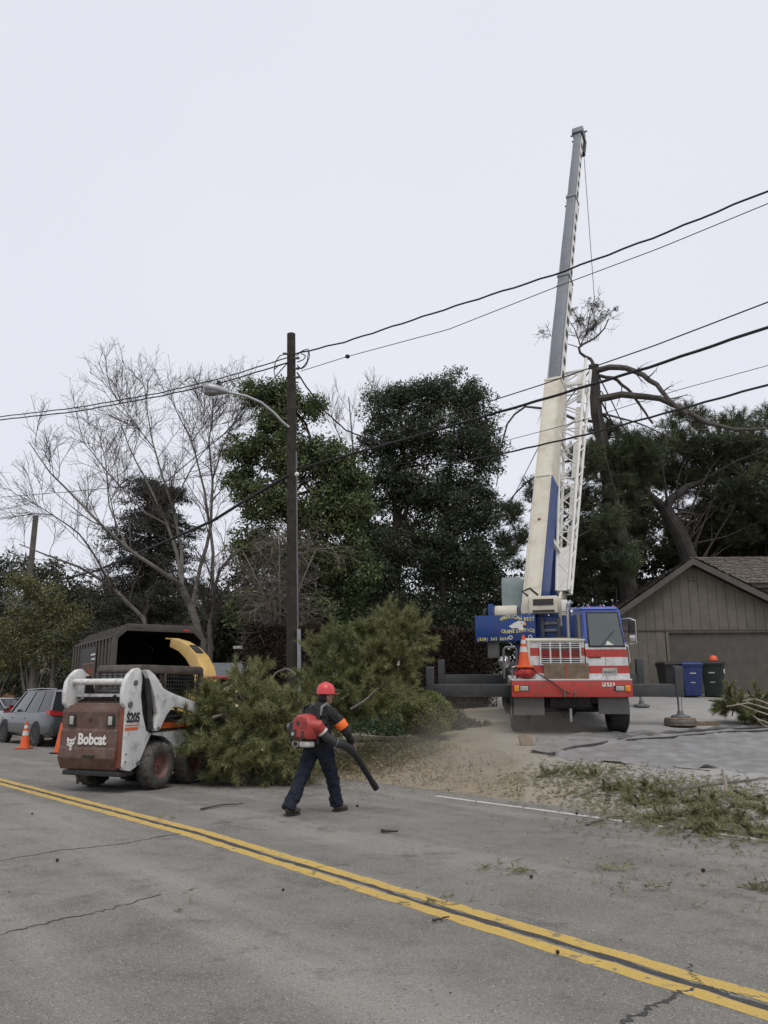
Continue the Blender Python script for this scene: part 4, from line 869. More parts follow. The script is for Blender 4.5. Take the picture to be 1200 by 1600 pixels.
B().lathe([(.17, -.02), (.30, -.02), (.30, .02), (.17, .02)], gsh, jn, 24, closed=True).build('jib_end_plate', M_CREMW, CR, smooth=True, inv=CI)
for k in range(5): f = .12 + k*.19; B().beam(jp(f, .3, .6), jp(f+.16, .3, .6), .14, .09, jr).build('jib_inner_tube', M_CREMW, CR, inv=CI)
B().cyl(J0 + je*-.04, J0 + je*-.24, .10, .07, 14).build('jib_tip_sheave', M_GREY, CR, inv=CI); B().tube([J0 - je*.1, J0 - je*.35 + jr*-.03, J0 - je*.6 + jr*-.04], .022, 8).build('jib_hose', M_BLACK, CR, inv=CI)
for f, tt_ in ((.16, .17), (.62, .60)): B().beam(J0 + (J1-J0)*f - jr*.15, root + e_*((J0 + (J1-J0)*f - root).dot(e_)) + r_side*.2, .10, .12).build('jib_bracket', M_CREMW, CR, inv=CI)
hk = hp - e_*.3 + r_side*.10 - n_up*camside*.42
tree_tip = Vector(at(929, 470, 30.0))
B().tube([hk, hk*.5 + tree_tip*.5 + Vector((0, 0, -.02)), tree_tip], .012, 6).build('hoist_cable', M_BLACK, CR, inv=CI)
B().tube([root + e_*(T4-.1) - r_side*.2, root + e_*1.0 - r_side*.36], .006, 5).build('tag_line', M_BLACK, CR, inv=CI)
# things carried on the bumper
bw = CMW @ Vector((-1.02, .02, 1.50)); cone('orange cone with one white band riding on the crane truck bumper', bw, .72, (R_(5), 0, 0))
bd = CMW @ Vector((-1.0, -.04, 1.25))
b = B(); b.ell((0, 0, .13), (.24, .16, .125), 18, 10); b.v = [(x*(1+.12*math.sin(z*40+x*9)), y*(1+.15*math.sin(x*30)), z*(1 + .08*math.sin(x*25+y*20))) for x, y, z in b.v]
o = tag(b.build('canvas_bundle', mat('red_canvas', (.36, .035, .03), .8, var=.25, scale=8), smooth=True), 'crumpled red canvas bundle tucked under the cone on the truck bumper', 'bundle'); o.location = bd
pq = CMW @ Vector((-.10, -.045, 1.247))
o = thing('plywood_board', 'brown plywood board leaning on the red bumper below the grille', 'board', pq, rot=(R_(5), 0, R_(-6)))
B().box(-.48, .50, 0, .03, 0, .34).build('sheet', M_CRIB, o, .004); B().beam((.02, -.006, 0), (.02, -.006, .35), .03, .008).build('strap', M_CRED, o)
B().tube([CMW @ Vector(p_) for p_ in ((-.85, -.05, 1.50), (-.75, -.18, 1.38), (-.45, -.19, 1.2), (-.2, -.20, 1.0), (-.05, -.22, .93))], .013, 6).build('hose', M_BLACK).parent = None
o = bpy.data.objects['hose']; tag(o, 'thin dark hose draped over the red bumper', 'hose')
# ================================================================== POLES AND WIRES
M_POLE = mat('creosoted_pole', (.028, .022, .019), .9, var=.35, scale=4, bump=.5, bscale=18, dirt=(.055, .045, .038), dscale=6, damt=.4)
M_WIRE = mat('black_cable', (.018, .018, .02), .7); M_LAMP = mat('lamp_grey', (.33, .34, .345), .4, .3, var=.08)
pb = at(461, 1060, 20.); pt_ = at(455, 522, 20.2); zg = float(gz(pb[0], 20.))
UP = thing('utility_pole', 'tall dark wooden utility pole with curved street lamp arm', 'utility pole', (float(pb[0]), 20., zg)); UI = mat_of(UP).inverted()
base_ = Vector((pb[0], 20., zg - .3)); topv = Vector(pt_); pol = lambda f: base_.lerp(topv, f)
pl_ = B().tube([pol(k/10) for k in range(11)], [.158 - .045*k/10 for k in range(11)], 18).build('pole', M_POLE, UP, smooth=True, inv=UI)
B().tube([pol(k/10) + Vector((.15 - .035*k/10, -.06, 0)) for k in range(0, 8)], .025, 8).build('cable_conduit', M_GREY, UP, inv=UI)
B().beam(pol(.0) + Vector((.17, -.08, .3)), Vector(at(467, 983, 19.93)), .09, .07).build('conduit_guard', mat('galvanised_guard', (.26, .27, .28), .5, .4, var=.1), UP, inv=UI)
B().ell(Vector(at(464, 741, 19.9)), (.06, .06, .06)).build('junction_cap', M_LTR, UP, smooth=True, inv=UI)
arm = [(441, 659, 20.0), (428, 645, 19.95), (408, 629, 19.85), (385, 619, 19.75), (357, 613, 19.7)]
B().tube([Vector(at(*a)) for a in ((452, 668, 20.05),) + tuple(arm)], .035, 10).build('lamp_arm', M_LAMP, UP, smooth=True, inv=UI)
h0, h1 = Vector(at(357, 613, 19.7)), Vector(at(319, 606, 19.55)); hv_ = (h1 - h0).normalized()
rings = []
for f, wd, u, d in ((0, .05, .05, .04), (.12, .09, .08, .06), (.4, .17, .14, .10), (.75, .19, .16, .12), (.93, .14, .11, .09), (1.02, .05, .03, .04)):
    c0 = h0.lerp(h1, f); sd = Vector((0, 1, 0)); rings.append([c0 + sd*wd*math.cos(a)*1.0 + Vector((0, 0, 1))*(u if math.sin(a) > 0 else d)*math.sin(a) for a in np.linspace(0, 2*math.pi, 14, endpoint=False)])
lh = B().loft(rings).build('lamp_head', M_LAMP, UP, smooth=True, inv=UI)
B().ell(h0.lerp(h1, .70) + Vector((0, 0, -.10)), (.20, .14, .08)).build('lens_bowl', mat('lamp_lens_grey', (.20, .20, .20), .3, var=.15, scale=12), lh, smooth=True, inv=UI)
B().cyl(h0.lerp(h1, .42) + Vector((0, 0, .12)), h0.lerp(h1, .42) + Vector((0, 0, .26)), .05, n=12).build('photocell', M_WIRE, lh, inv=UI)
for py, sd in ((553, -1), (560, 1), (576, 1), (590, 1)): B().cyl(Vector(at(455, py, 20.1)) + Vector((sd*.08, 0, 0)), Vector(at(455, py, 20.1)) + Vector((sd*.22, -.03, 0)), .028, .04, 10).build('insulator', M_GREY, UP, inv=UI)
for pts in ([(463, 556), (472, 548), (482, 545), (484, 556), (478, 572), (470, 577), (464, 570)], [(449, 552), (437, 556), (430, 566), (428, 580), (431, 592)], [(446, 568), (434, 572), (428, 578)], [(464, 566), (474, 562), (478, 556), (470, 552)], [(464, 578), (473, 574), (480, 565), (482, 550)]):
    B().tube(resample([at(a, c2, 20.) for a, c2 in pts], 14), .014, 6).build('jumper_wire', M_WIRE, UP, inv=UI)
def wire(label, pts, Y0, Y1, r, wob=0., name='overhead_wire', ext=.12):
    """overhead line strung between two distances (1/distance is linear along a straight span)"""
    xs = np.array([p[0] for p in pts], float); f = (xs - xs[0])/(xs[-1] - xs[0])
    P = [at(p[0], p[1], 1/((1-k)/Y0 + k/Y1)) for p, k in zip(pts, f)]
    P = list(resample(np.array(P), 40))
    if ext: d = (P[-1] - P[-4]); P += [P[-1] + d*k for k in (2, 5, 9)]
    if wob: P = [p + np.array([0, 0, wob*math.sin(i*1.9)]) for i, p in enumerate(P)]
    return tag(B().tube(P, r, 6).build(name, M_WIRE, smooth=True), label, 'wire', 'overhead wires')
wire('uppermost wavy twisted wire rising right from the pole top', [(458, 554), (540, 534), (700, 482), (870, 428), (1030, 368), (1200, 298)], 20.1, 13, .020, .012)
w2 = wire('thin wire just below the uppermost one carrying a dark ball', [(470, 580), (543, 557), (700, 515), (870, 448), (1030, 388), (1200, 318)], 20.1, 13, .009)
tag(B().ell(at(543, 557, 19.2), (.065, .06, .055)).build('splice_ball', M_WIRE, smooth=True), 'small dark splice ball hung on the thin wire right of the pole', 'splice')
wire('middle wire crossing the boom above the thick cable on the right', [(560, 692), (700, 648), (850, 600), (1020, 541), (1200, 472)], 24, 14, .014)
wire('thickest cable bundle running from the pole past the jib top', [(464, 733), (620, 690), (845, 625), (1020, 572), (1200, 511)], 20, 12.5, .028, .006)
wire('lower thick cable crossing the lower jib to the right edge', [(690, 728), (780, 710), (920, 678), (1060, 640), (1200, 601)], 22, 13.5, .022, .006)
wire('faint thin wire between the thick cables at the far right', [(470, 752), (700, 712), (900, 660), (1050, 612), (1200, 571)], 21, 15, .007)
wire('upper of the two left-hand twin wires', [(452, 558), (350, 590), (250, 614), (120, 637), (0, 651)], 20.1, 24, .016, .006)
wire('lower of the two left-hand twin wires', [(452, 566), (350, 597), (250, 619), (120, 643), (0, 656)], 20.1, 24, .018, .006)
wire('thin low wire reaching the left edge behind the bare tree', [(452, 722), (330, 742), (200, 760), (100, 769), (0, 777)], 20.1, 28, .010)
wire('thick sagging cable from the pole down behind the bare tree', [(452, 742), (400, 772), (330, 815), (250, 850), (150, 892), (70, 912)], 20, 43, .045, .004, ext=0)
wire('diagonal service drop left of the pole crossing the lamp arm', [(450, 566), (420, 600), (392, 634), (345, 683), (300, 718), (240, 770)], 20, 30, .016, ext=0)
wire('dark service drop sagging from the pole into the tall oak', [(464, 582), (480, 606), (505, 640), (540, 672), (580, 688), (625, 694)], 20, 27, .022, .01, ext=0)
q = at(56, 806, 45.); qb = float(gz(q[0], 45.))
FP = thing('utility_pole', 'short distant utility pole behind the bare tree at left', 'utility pole', (float(q[0]), 45., qb)); FI = mat_of(FP).inverted()
B().tube([(q[0], 45., qb - .2), (q[0], 45., q[2])], [.19, .15], 12).build('pole', mat('grey_pole', (.10, .088, .075), .9, var=.2, scale=3), FP, inv=FI)
B().box(-.25, .25, -.4, -.2, q[2]-5.8-qb, q[2]-4.6-qb).build('transformer', M_GREY, FP, .05)

# ================================================================== THE MAN WITH THE BLOWER
WK = thing('person', 'person in red hard hat, dark hooded jacket and navy trousers walking with a blower', 'person', (-.95, 11.62, .012))
def fuse(name, b, m, parent, vox=.014, it=4, fac=.6, crease=0.):
    """several tapering volumes grown into one continuous skin"""
    o = b.build(name, m, parent); md = o.modifiers.new('skin', 'REMESH'); md.mode = 'VOXEL'; md.voxel_size = vox; md.use_smooth_shade = True
    sm = o.modifiers.new('soften', 'SMOOTH'); sm.factor = fac; sm.iterations = it
    if crease:
        tx = bpy.data.textures.new('creases', 'CLOUDS'); tx.noise_scale = .085; tx.noise_depth = 2
        ds = o.modifiers.new('creases', 'DISPLACE'); ds.texture = tx; ds.strength = crease; ds.mid_level = .5; ds.texture_coords = 'LOCAL'
    return o
HD = 42; hv2 = Vector((math.sin(R_(HD)), math.cos(R_(HD)), 0)); rv2 = Vector((math.cos(R_(HD)), -math.sin(R_(HD)), 0))
RM = Matrix((( rv2.x, hv2.x, 0), (rv2.y, hv2.y, 0), (0, 0, 1)))
FD = R_(58); fv = Vector((math.sin(FD), math.cos(FD), 0)); fr = Vector((math.cos(FD), -math.sin(FD), 0)); FM = Matrix(((fr.x, fv.x, 0), (fr.y, fv.y, 0), (0, 0, 1)))
M_SKIN = mat('skin', (.30, .165, .11), .5, var=.08); M_JKT = mat('charcoal_jacket', (.018, .018, .0175), .85, var=.2, scale=14, bump=.5, bscale=25)
M_JEAN = mat('navy_trousers', (.0075, .011, .022), .85, var=.2, scale=12, bump=.4, bscale=30); M_BOOT = mat('brown_boots', (.075, .05, .035), .7, var=.25, scale=14)
M_HAIR = mat('black_hair', (.012, .011, .010), .6); M_HAT = mat('red_hard_hat_plastic', (.58, .055, .06), .35, var=.06, scale=6, coat=.2)
M_HIV = mat('orange_armband_cloth', (.85, .16, .03), .6, var=.08)
hc = Vector((.125, .02, 1.555))
sR, sL = Vector((.235, -.13, 1.345)), Vector((-.115, .15, 1.365)); eR, eL = Vector((.43, -.10, 1.075)), Vector((-.26, .20, 1.09)); hR, hL = Vector((.515, .06, .895)), Vector((-.06, .42, 1.0))
b = B(); b.ell(hc, (.075, .095, .112), 18, 14, FM); b.ell(hc + fv*.045 + Vector((0, 0, -.055)), (.052, .055, .055), 14, 10, FM)
b.tube([(.06, .0, 1.33), (.085, .01, 1.42), hc + Vector((0, 0, -.05)) - fv*.02], [.07, .058, .055], 12)
b.ell(hc + fv*.10 + Vector((0, 0, -.015)), (.014, .022, .022), 8, 6, FM)
for sg in (-1, 1):
    b.ell(hc + fr*sg*.078 + Vector((0, 0, -.01)) - fv*.01, (.012, .022, .032), 8, 6, FM)
b.ell((.05, 0, 1.12), (.14, .09, .28), 14, 10, RM)
for s_, e2, h_ in ((sR, eR, hR), (sL, eL, hL)): b.tube([s_, e2, h_], [.045, .035, .026], 10)
def hand(b, wr, d, palm_n, curl, sg):
    """palm, four bent fingers of different lengths and a side thumb"""
    d = Vector(d).normalized(); n = Vector(palm_n).normalized(); s_ = d.cross(n).normalized()*sg
    M3 = Matrix((s_, d, n)).transposed()
    b.ell(wr + d*.045, (.042, .055, .020), 12, 8, M3)
    for k, (ln, off) in enumerate(((.072, .030), (.082, .010), (.076, -.010), (.060, -.029))):
        p0 = wr + d*.085 + s_*off; p1 = p0 + (d*math.cos(curl*.5) + n*math.sin(curl*.5))*ln*.45; p2 = p1 + (d*math.cos(curl*1.3) + n*math.sin(curl*1.3))*ln*.35; p3 = p2 + (d*math.cos(curl*2) + n*math.sin(curl*2))*ln*.28
        b.tube([wr + d*.05 + s_*off, p0, p1, p2, p3], [.009, .0095, .009, .0085, .006], 8)
    t0 = wr + d*.02 + s_*.036; b.tube([t0, t0 + s_*.022 + d*.025 + n*.01, t0 + s_*.022 + d*.05 + n*.028, t0 + s_*.012 + d*.066 + n*.045], [.013, .0115, .010, .007], 8)
hand(b, hR, (.25, .62, -.70), (-.2, -.45, -.8), 1.0, 1); hand(b, hL, (.5, .75, -.1), (.3, 0, -1), .8, -1)
fuse('body', b, M_SKIN, WK, .0075, 2)
b = B(); b.ell((.045, -.01, 1.15), (.205, .135, .30), 20, 14, RM); b.ell((.06, 0, 1.30), (.215, .125, .14), 18, 10, RM); b.ell((.03, 0, .90), (.175, .135, .13), 18, 10, RM)
for s_, e2, h_ in ((sR, eR, hR), (sL, eL, hL)):
    m1 = s_.lerp(e2, .5); b.tube([s_.lerp(Vector((.06, 0, 1.33)), .35), s_, m1, e2, e2.lerp(h_, .5), h_.lerp(e2, .08)], [.085, .083, .074, .064, .056, .044], 14)
b.tube([(.07, 0, 1.36), (.085, .01, 1.44)], [.105, .088], 14); b.ell(Vector((.075, 0, 1.41)) - hv2*.07, (.105, .06, .065), 14, 9, RM)
b.tube([(-.08, .11, 1.37), (.06, 0, 1.43), (.20, -.10, 1.355)], [.06, .07, .06], 12)
fuse('jacket', b, M_JKT, WK, .012, 3, .6, .055)
hL1, hR1 = Vector((-.055, .065, .84)), Vector((.115, -.06, .84)); kL, kR = Vector((-.185, -.06, .455)), Vector((.225, .10, .46)); aL, aR = Vector((-.335, -.245, .10)), Vector((.285, .215, .10))
b = B(); b.ell((.03, 0, .87), (.165, .13, .12), 18, 10, RM)
for h_, k_, a_ in ((hL1, kL, aL), (hR1, kR, aR)):
    b.tube([h_ + Vector((0, 0, .04)), h_.lerp(k_, .4), k_, k_.lerp(a_, .4), k_.lerp(a_, .85), a_ + Vector((0, 0, -.03))], [.118, .112, .092, .092, .088, .096], 14)
    b.ell(a_ + Vector((0, 0, .03)), (.09, .095, .05), 12, 8, RM)
fuse('trousers', b, M_JEAN, WK, .012, 3, .6, .055)
for a_, tilt in ((aL, .02), (aR, 0)):
    b = B(); f0 = Vector((a_.x, a_.y, .045 + tilt)); b.ell(f0 + hv2*.02, (.047, .07, .055), 14, 8, RM); b.ell(f0 + hv2*.13 + Vector((0, 0, -.008)), (.048, .095, .036), 14, 8, RM); b.tube([f0, a_ + Vector((0, 0, .05))], [.05, .055], 12)
    bo = fuse('boot', b, M_BOOT, WK, .011, 2)
    B().box(-.045, .045, -.05, .19, 0, .022).xf(Matrix.Translation((a_.x, a_.y, tilt*.3)) @ RM.to_4x4()).build('sole', M_BLACK, bo, .01)
b = B(); b.ell(hc - fv*.02 + Vector((0, 0, .0)), (.081, .092, .105), 16, 12, FM); b.v = [v for v in b.v]
hr = B(); hr.ell(hc - fv*.035 + Vector((0, 0, -.005)), (.080, .075, .095), 16, 12, FM); fuse('hair', hr, M_HAIR, WK, .009, 2)
ht_ = hc + Vector((0, 0, .045))
HTM = Matrix.Translation(ht_) @ FM.to_4x4()
hh = B().lathe([(.128, .0), (.126, .03), (.118, .075), (.098, .115), (.065, .142), (.03, .153), (.001, .155), (.001, .148), (.09, .105), (.118, .0)], (0, 0, 0), (0, 0, 1), 28)
hh.v = [(x*.95, y*1.08, z) for x, y, z in hh.v]; hat = hh.xf(HTM).build('hard_hat', M_HAT, WK, smooth=True)
B().prism([(x, y, -.008) for x, y in [(.124*math.cos(a), .142*math.sin(a) + (.055*max(0, math.sin(a))**1.5)) for a in np.linspace(0, 2*math.pi, 28, endpoint=False)]], (0, 0, .012)).xf(HTM).build('hat_brim', M_HAT, hat, smooth=True)
B().tube([(0, -.12, .05), (0, -.06, .135), (0, 0, .158), (0, .06, .135), (0, .12, .05)], .012, 8).xf(HTM).build('hat_ridge', M_HAT, hat, smooth=True)
for s_, e2 in ((sR, eR), (sL, eL)):
    c0, c1 = s_.lerp(e2, .47), s_.lerp(e2, .80); B().lathe([(.083, 0), (.087, .01), (.082, (c1-c0).length-.01), (.078, (c1-c0).length)], c0, c1 - c0, 18).build('armband', M_HIV, WK, smooth=True)
for sg in (-1, 1):
    c0 = Vector((.06, 0, 0)) + rv2*sg*.115; B().tube([c0 - hv2*.13 + Vector((0, 0, 1.30)), c0 - hv2*.09 + Vector((0, 0, 1.42)), c0 + Vector((0, 0, 1.455)), c0 + hv2*.11 + Vector((0, 0, 1.38)), c0 + hv2*.15 + Vector((0, 0, 1.2))], .024, 8).build('shoulder_strap', mat('grey_webbing', (.16, .16, .165), .8, var=.2), WK, smooth=True)
# backpack blower: strapped on, a thing of its own
BL = thing('backpack_blower', 'red backpack leaf blower with white tank and black nozzle on the walking person', 'leaf blower', (-.95, 11.62, .012))
BMX = Matrix.Translation((-.065, -.165, 1.12)) @ RM.to_4x4()
M_BRED = mat('red_blower_plastic', (.36, .045, .04), .45, var=.1, scale=9, dirt=(.25, .09, .07), dscale=8, damt=.35); M_BPLS = mat('black_plastic', (.018, .018, .019), .5, var=.2)
M_TANK = mat('dusty_white_tank', (.50, .48, .43), .5, var=.12, scale=8)
BB = lambda nm, bld, m, bev=0., par=None, sm=None: bld.xf(BMX).build(nm, m, par or BL, bev, 3, sm)
BB('back_frame', B().box(-.17, .17, -.02, .02, -.20, .30), M_BPLS, .015); BB('frame_handle', B().tube([(-.13, -.01, .20), (-.11, -.02, .30), (.0, -.02, .33), (.11, -.02, .30), (.13, -.01, .20)], .018, 8), M_BPLS)
hs = BB('housing', B().loft([[(x*s1, y, z*s1 + .02) for x, z in ((-.19, -.15), (.15, -.15), (.19, -.05), (.19, .06), (.13, .155), (.02, .19), (-.10, .175), (-.185, .10))] for y, s1 in ((-.02, 1.0), (-.13, 1.0), (-.18, .92), (-.20, .80))]), M_BRED, .02)
for x, z, w_, h_ in ((-.04, .085, .05, .06), (.06, -.07, .055, .10), (-.13, -.06, .12, .12)): BB('vent_opening', B().box(x-w_/2, x+w_/2, -.208, -.17, z-h_/2, z+h_/2), M_TAR, .006, hs)
for k in range(4): BB('cooling_fin', B().box(.02, .13, -.206, -.19, .02+k*.028, .03+k*.028), M_BRED, 0, hs)
BB('engine', B().box(-.27, -.15, -.17, -.03, -.12, .10), M_BPLS, .03); BB('air_filter', B().cyl((-.27, -.10, .03), (-.33, -.10, .03), .05, n=16), M_GREY); BB('spark_plug', B().cyl((-.12, -.19, -.06), (-.12, -.225, -.06), .028, n=12), M_SILV)
BB('fuel_tank', B().box(-.20, .12, -.17, -.02, -.235, -.155), M_TANK, .03); BB('tank_cap', B().cyl((-.10, -.18, -.19), (-.10, -.205, -.19), .03, n=14), M_BPLS); BB('tank_band', B().box(-.055, -.035, -.175, -.01, -.24, -.15), M_BPLS, .005)
w0 = BMX @ Vector((.12, -.10, .06)); e0 = Vector((.10, -.28, 1.10))
B().tube([w0, w0.lerp(e0, .5) + Vector((.03, -.03, .03)), e0], [.085, .085, .07], 16).build('fan_elbow', M_BRED, BL, smooth=True)
B().lathe([(.070, 0), (.076, .0), (.076, .035), (.070, .035)], e0, Vector((.45, .12, -.5)), 18, closed=True).build('elbow_ring', M_TANK, BL, smooth=True)
hz_ = resample([e0, (.16, -.26, 1.02), (.27, -.20, .95), (.38, -.10, .91), (.46, .02, .87), (.52, .10, .80)], 40)
hb = B().tube(hz_, [.060 + .005*(i % 2) for i in range(40)], 14).build('flexible_hose', mat('ribbed_hose', (.035, .035, .038), .6, var=.15), BL, smooth=True)
B().lathe([(.066, 0), (.071, 0), (.071, .02), (.066, .02)], (.27, -.20, .95), (.6, .4, -.3), 18, closed=True).build('hose_clamp', M_GREY, BL)
n0, n1 = Vector((.505, .08, .83)), Vector((.835, .40, .285))
B().tube([n0, n0.lerp(n1, .35), n0.lerp(n1, .36), n1], [.05, .048, .044, .040], 16).build('blower_tube', M_BPLS, BL, smooth=True)
B().tube([n1 - (n1-n0)*.16, n1 - (n1-n0)*.04, n1 + (n1-n0)*.02], [.046, .048, .045], 16).build('nozzle', M_BPLS, BL, smooth=True)
B().tube([n0.lerp(n1, .06) + Vector((0, 0, .04)), hR + Vector((.02, .06, -.02)), hR + Vector((.03, .10, .05))], .016, 8).build('control_handle', M_BPLS, BL, smooth=True)

# ================================================================== BINS, TARP, SMALL THINGS ON THE DRIVEWAY
def bin_(label, px, Y, col, rz, sc=1., mark=None):
    p = at(px, 1086, Y); z = float(gz(p[0], Y)) + .032
    b_ = thing('wheelie_bin', label, 'bin', (float(p[0]), Y, z), rz, 'wheelie bins by the garage'); b_.scale = (sc, sc, sc)
    rings = []
    for zz, wx, wy in ((.03, .235, .24), (.10, .245, .26), (.80, .30, .335), (.92, .305, .345), (.93, .325, .365), (.98, .325, .365)): rings.append([(-wx, -wy, zz), (wx, -wy, zz), (wx, wy, zz), (-wx, wy, zz)])
    B().loft(rings).build('tub', col, b_, .02)
    ld = B().loft([[(-.335, -.385, .985), (.335, -.385, .985), (.335, .38, .985), (-.335, .38, .985)], [(-.325, -.37, 1.03), (.325, -.37, 1.03), (.325, .38, 1.05), (-.325, .38, 1.05)], [(-.25, -.27, 1.065), (.25, -.27, 1.065), (.25, .33, 1.09), (-.25, .33, 1.09)]]).build('lid', col, b_, .015)
    B().cyl((-.26, .42, 1.0), (.26, .42, 1.0), .02, n=10).build('handle', col, b_)
    for sg in (-1, 1): wheel(b_, (sg*.28, .28, .115), (sg, 0, 0), .115, .06, .07, M_RUBB, M_BLACK, 14, .003, 4)
    B().box(-.09, .09, -.342, -.33, .70, .735).build('label_print', M_LENS, b_); B().box(-.07, .07, -.30, -.285, .42, .445).build('label_print', M_LENS, b_)
    if mark:
        rc = B()
        for k in range(3):
            a0 = 2*math.pi*k/3; rc.tube([(.327, .02 + .055*math.cos(a0 + u), .76 + .055*math.sin(a0 + u)) for u in np.linspace(.2, 1.75, 6)], [.014, .014, .014, .014, .02, .004], 6)
        rc.build('recycling_mark', M_LTR, b_)
    return b_
bin_('black wheelie bin, leftmost beside the blue one', 1050, 25.9, mat('black_bin', (.020, .020, .019), .55, var=.15, scale=5), R_(4))
bin_('blue recycling bin between two dark bins', 1080, 25.75, mat('blue_bin', (.022, .040, .14), .5, var=.12, scale=5), R_(-3))
g3 = bin_('dark green bin with white mark on its side, rightmost of three', 1117, 25.8, mat('green_bin', (.018, .027, .021), .55, var=.12, scale=5), R_(-28), 1.02, True)
hp2 = at(1120, 1031, 25.8)
o = thing('hard_hat', 'orange hard hat resting on the dark green bin lid', 'hard hat', (g3.location.x + .05, g3.location.y, g3.location.z + 1.09*1.02 + .01), R_(-60))
M_HAT2 = mat('orange_hat_plastic', (.70, .10, .035), .4, var=.06)
s_ = B().lathe([(.135, .0), (.132, .03), (.122, .08), (.10, .12), (.065, .148), (.03, .16), (.001, .162)], (0, 0, 0), (0, 0, 1), 24).build('shell', M_HAT2, o, smooth=True)
B().prism([(.14*math.cos(a), .15*math.sin(a) + (.05*max(0, math.sin(a))**1.5), -.004) for a in np.linspace(0, 2*math.pi, 24, endpoint=False)], (0, 0, .012)).build('brim', M_HAT2, o)
# tarp
top_ = [ground_hit(*p) for p in ((838, 1158), (900, 1152), (1000, 1147), (1100, 1141), (1200, 1135), (1320, 1128))]
bot_ = [ground_hit(*p) for p in ((828, 1180), (880, 1187), (960, 1198), (1080, 1206), (1200, 1210), (1320, 1214))]
nu, nv = 110, 34; tq = resample(np.array(top_), nu); bq = resample(np.array(bot_), nu); b = B()
for i in range(nu):
    for k in range(nv):
        p = tq[i] + (bq[i] - tq[i])*k/(nv-1)
        u, v = i/(nu-1), k/(nv-1)
        f = .45*(.06*max(0, math.sin(u*9 + v*13 + 2*math.sin(v*3)))**6 + .11*max(0, math.sin(v*8.5 - u*6 + .7*math.sin(u*13)))**12 + .07*max(0, math.sin(v*15 + u*9 + 1.1*math.sin(u*21)))**14 + .03*abs(math.sin(u*31 + v*17)) + .02*abs(math.sin(u*57 - v*9)) + .015*random.random())
        if k in (0, nv-1) or i == 0: f = -.02 + .012*max(0, math.sin(u*47))**6; p = p + np.array([.06*math.sin(u*37), .22*math.sin(u*23) + .10*math.sin(u*61), 0])
        b.v.append((p[0], p[1], float(max(0, gz(p[0], p[1]))) + .045 + f))
b.f = [[i*nv + k, i*nv + k+1, (i+1)*nv + k+1, (i+1)*nv + k] for i in range(nu-1) for k in range(nv-1)]
tag(b.build('tarp', mat('grey_tarp', (.235, .232, .228), .5, var=.2, scale=3, dirt=(.15, .138, .12), dscale=2.2, damt=.6), smooth=True), 'wrinkled grey tarp spread over the driveway in front of the truck', 'tarp')
tr_ = [ground_hit(*p) for p in ((880, 1166), (960, 1157), (1040, 1150), (1120, 1143), (1200, 1137), (1280, 1132))]
b = B().tube([Vector(p) + Vector((0, 0, .06 + .02*math.sin(i*1.7))) for i, p in enumerate(resample(np.array(tr_), 40))], [.028 + .022*abs(math.sin(i*.9)) for i in range(40)], 8)
tag(b.build('tarp_roll', mat('dark_tarp', (.10, .098, .095), .6, var=.3, scale=4), smooth=True), 'rolled folded grey tarp edge lying along the back of the spread tarp', 'tarp')
for pts, lb, rr in (([(858, 1186), (900, 1174), (985, 1160), (1085, 1149), (1210, 1141)], 'dark cable lying lengthwise across the middle of the tarp', .026), ([(980, 1163), (1060, 1157), (1130, 1150), (1210, 1147)], 'shorter dark cable on the tarp below the brush heap', .018)):
    q = resample(np.array([ground_hit(*a) for a in pts]), 44); q = q + np.stack([.03*np.sin(np.arange(44)*.7), .06*np.sin(np.arange(44)*.45), np.full(44, .085)], 1)
    tag(B().tube(q, rr, 8).build('ground_cable', M_BLACK, smooth=True), lb, 'cable')
p = ground_hit(824, 1168); o = tag(B().box(-.14, .14, -.02, .02, 0, .26).build('scrap_board', M_CRIB, None, .004), 'small brown scrap board standing at the left end of the tarp', 'board'); o.location = p + np.array([0, 0, .03]); o.rotation_euler = (R_(-35), 0, R_(10))
# ================================================================== TREES AND GREENERY
M_BARKG = mat('grey_bark', (.155, .14, .122), .9, var=.3, scale=3, bump=.4, bscale=12); M_TWIG = mat('grey_twig', (.070, .060, .053), .9, var=.2, scale=2)
M_BARKD = mat('dark_bark', (.055, .046, .038), .95, var=.35, scale=4, bump=.6, bscale=10); M_BARKP = mat('pine_bark', (.046, .042, .038), .95, var=.35, scale=3, bump=.8, bscale=8)
M_OAK = leafmat('oak_leaf', (0.026, 0.036, 0.019), (0.085, 0.1, 0.058)); M_MAG = leafmat('magnolia_leaf', (0.034, 0.052, 0.02), (0.15, 0.18, 0.075))
M_PINE = leafmat('pine_needle', (0.038, 0.052, 0.026), (0.12, 0.135, 0.072)); M_CEDAR = leafmat('cedar_needle', (0.022, 0.028, 0.02), (0.06, 0.066, 0.048))
M_CUT = leafmat('cut_pine_needle', (0.082, 0.104, 0.036), (0.27, 0.275, 0.12), .7); M_OLIVE = leafmat('olive_leaf', (.06, .066, .024), (.17, .17, .075), .5)
M_PHOT = leafmat('photinia_leaf', (.020, .018, .012), (.060, .038, .028)); M_BUSH = leafmat('clipped_leaf', (.095, .115, .040), (.29, .31, .115), 2.); M_DUSTY = leafmat('dusty_leaf', (.05, .055, .03), (.14, .14, .08), 2.)
M_IVY = leafmat('ivy_leaf', (.022, .042, .018), (.065, .10, .045), 1.5); M_WOODF = leafmat('far_wood_leaf', (0.024, 0.032, 0.018), (0.075, 0.085, 0.05), .4); M_DRY = leafmat('dry_grass', (.12, .10, .055), (.30, .25, .15), 2.)
M_SPRIG = leafmat('torn_sprig_needle', (.08, .09, .036), (.27, .26, .135), 1.6)
M_YGRN = leafmat('yellow_green_leaf', (.07, .09, .02), (.17, .19, .06), 1.)
PXM = 1/1282
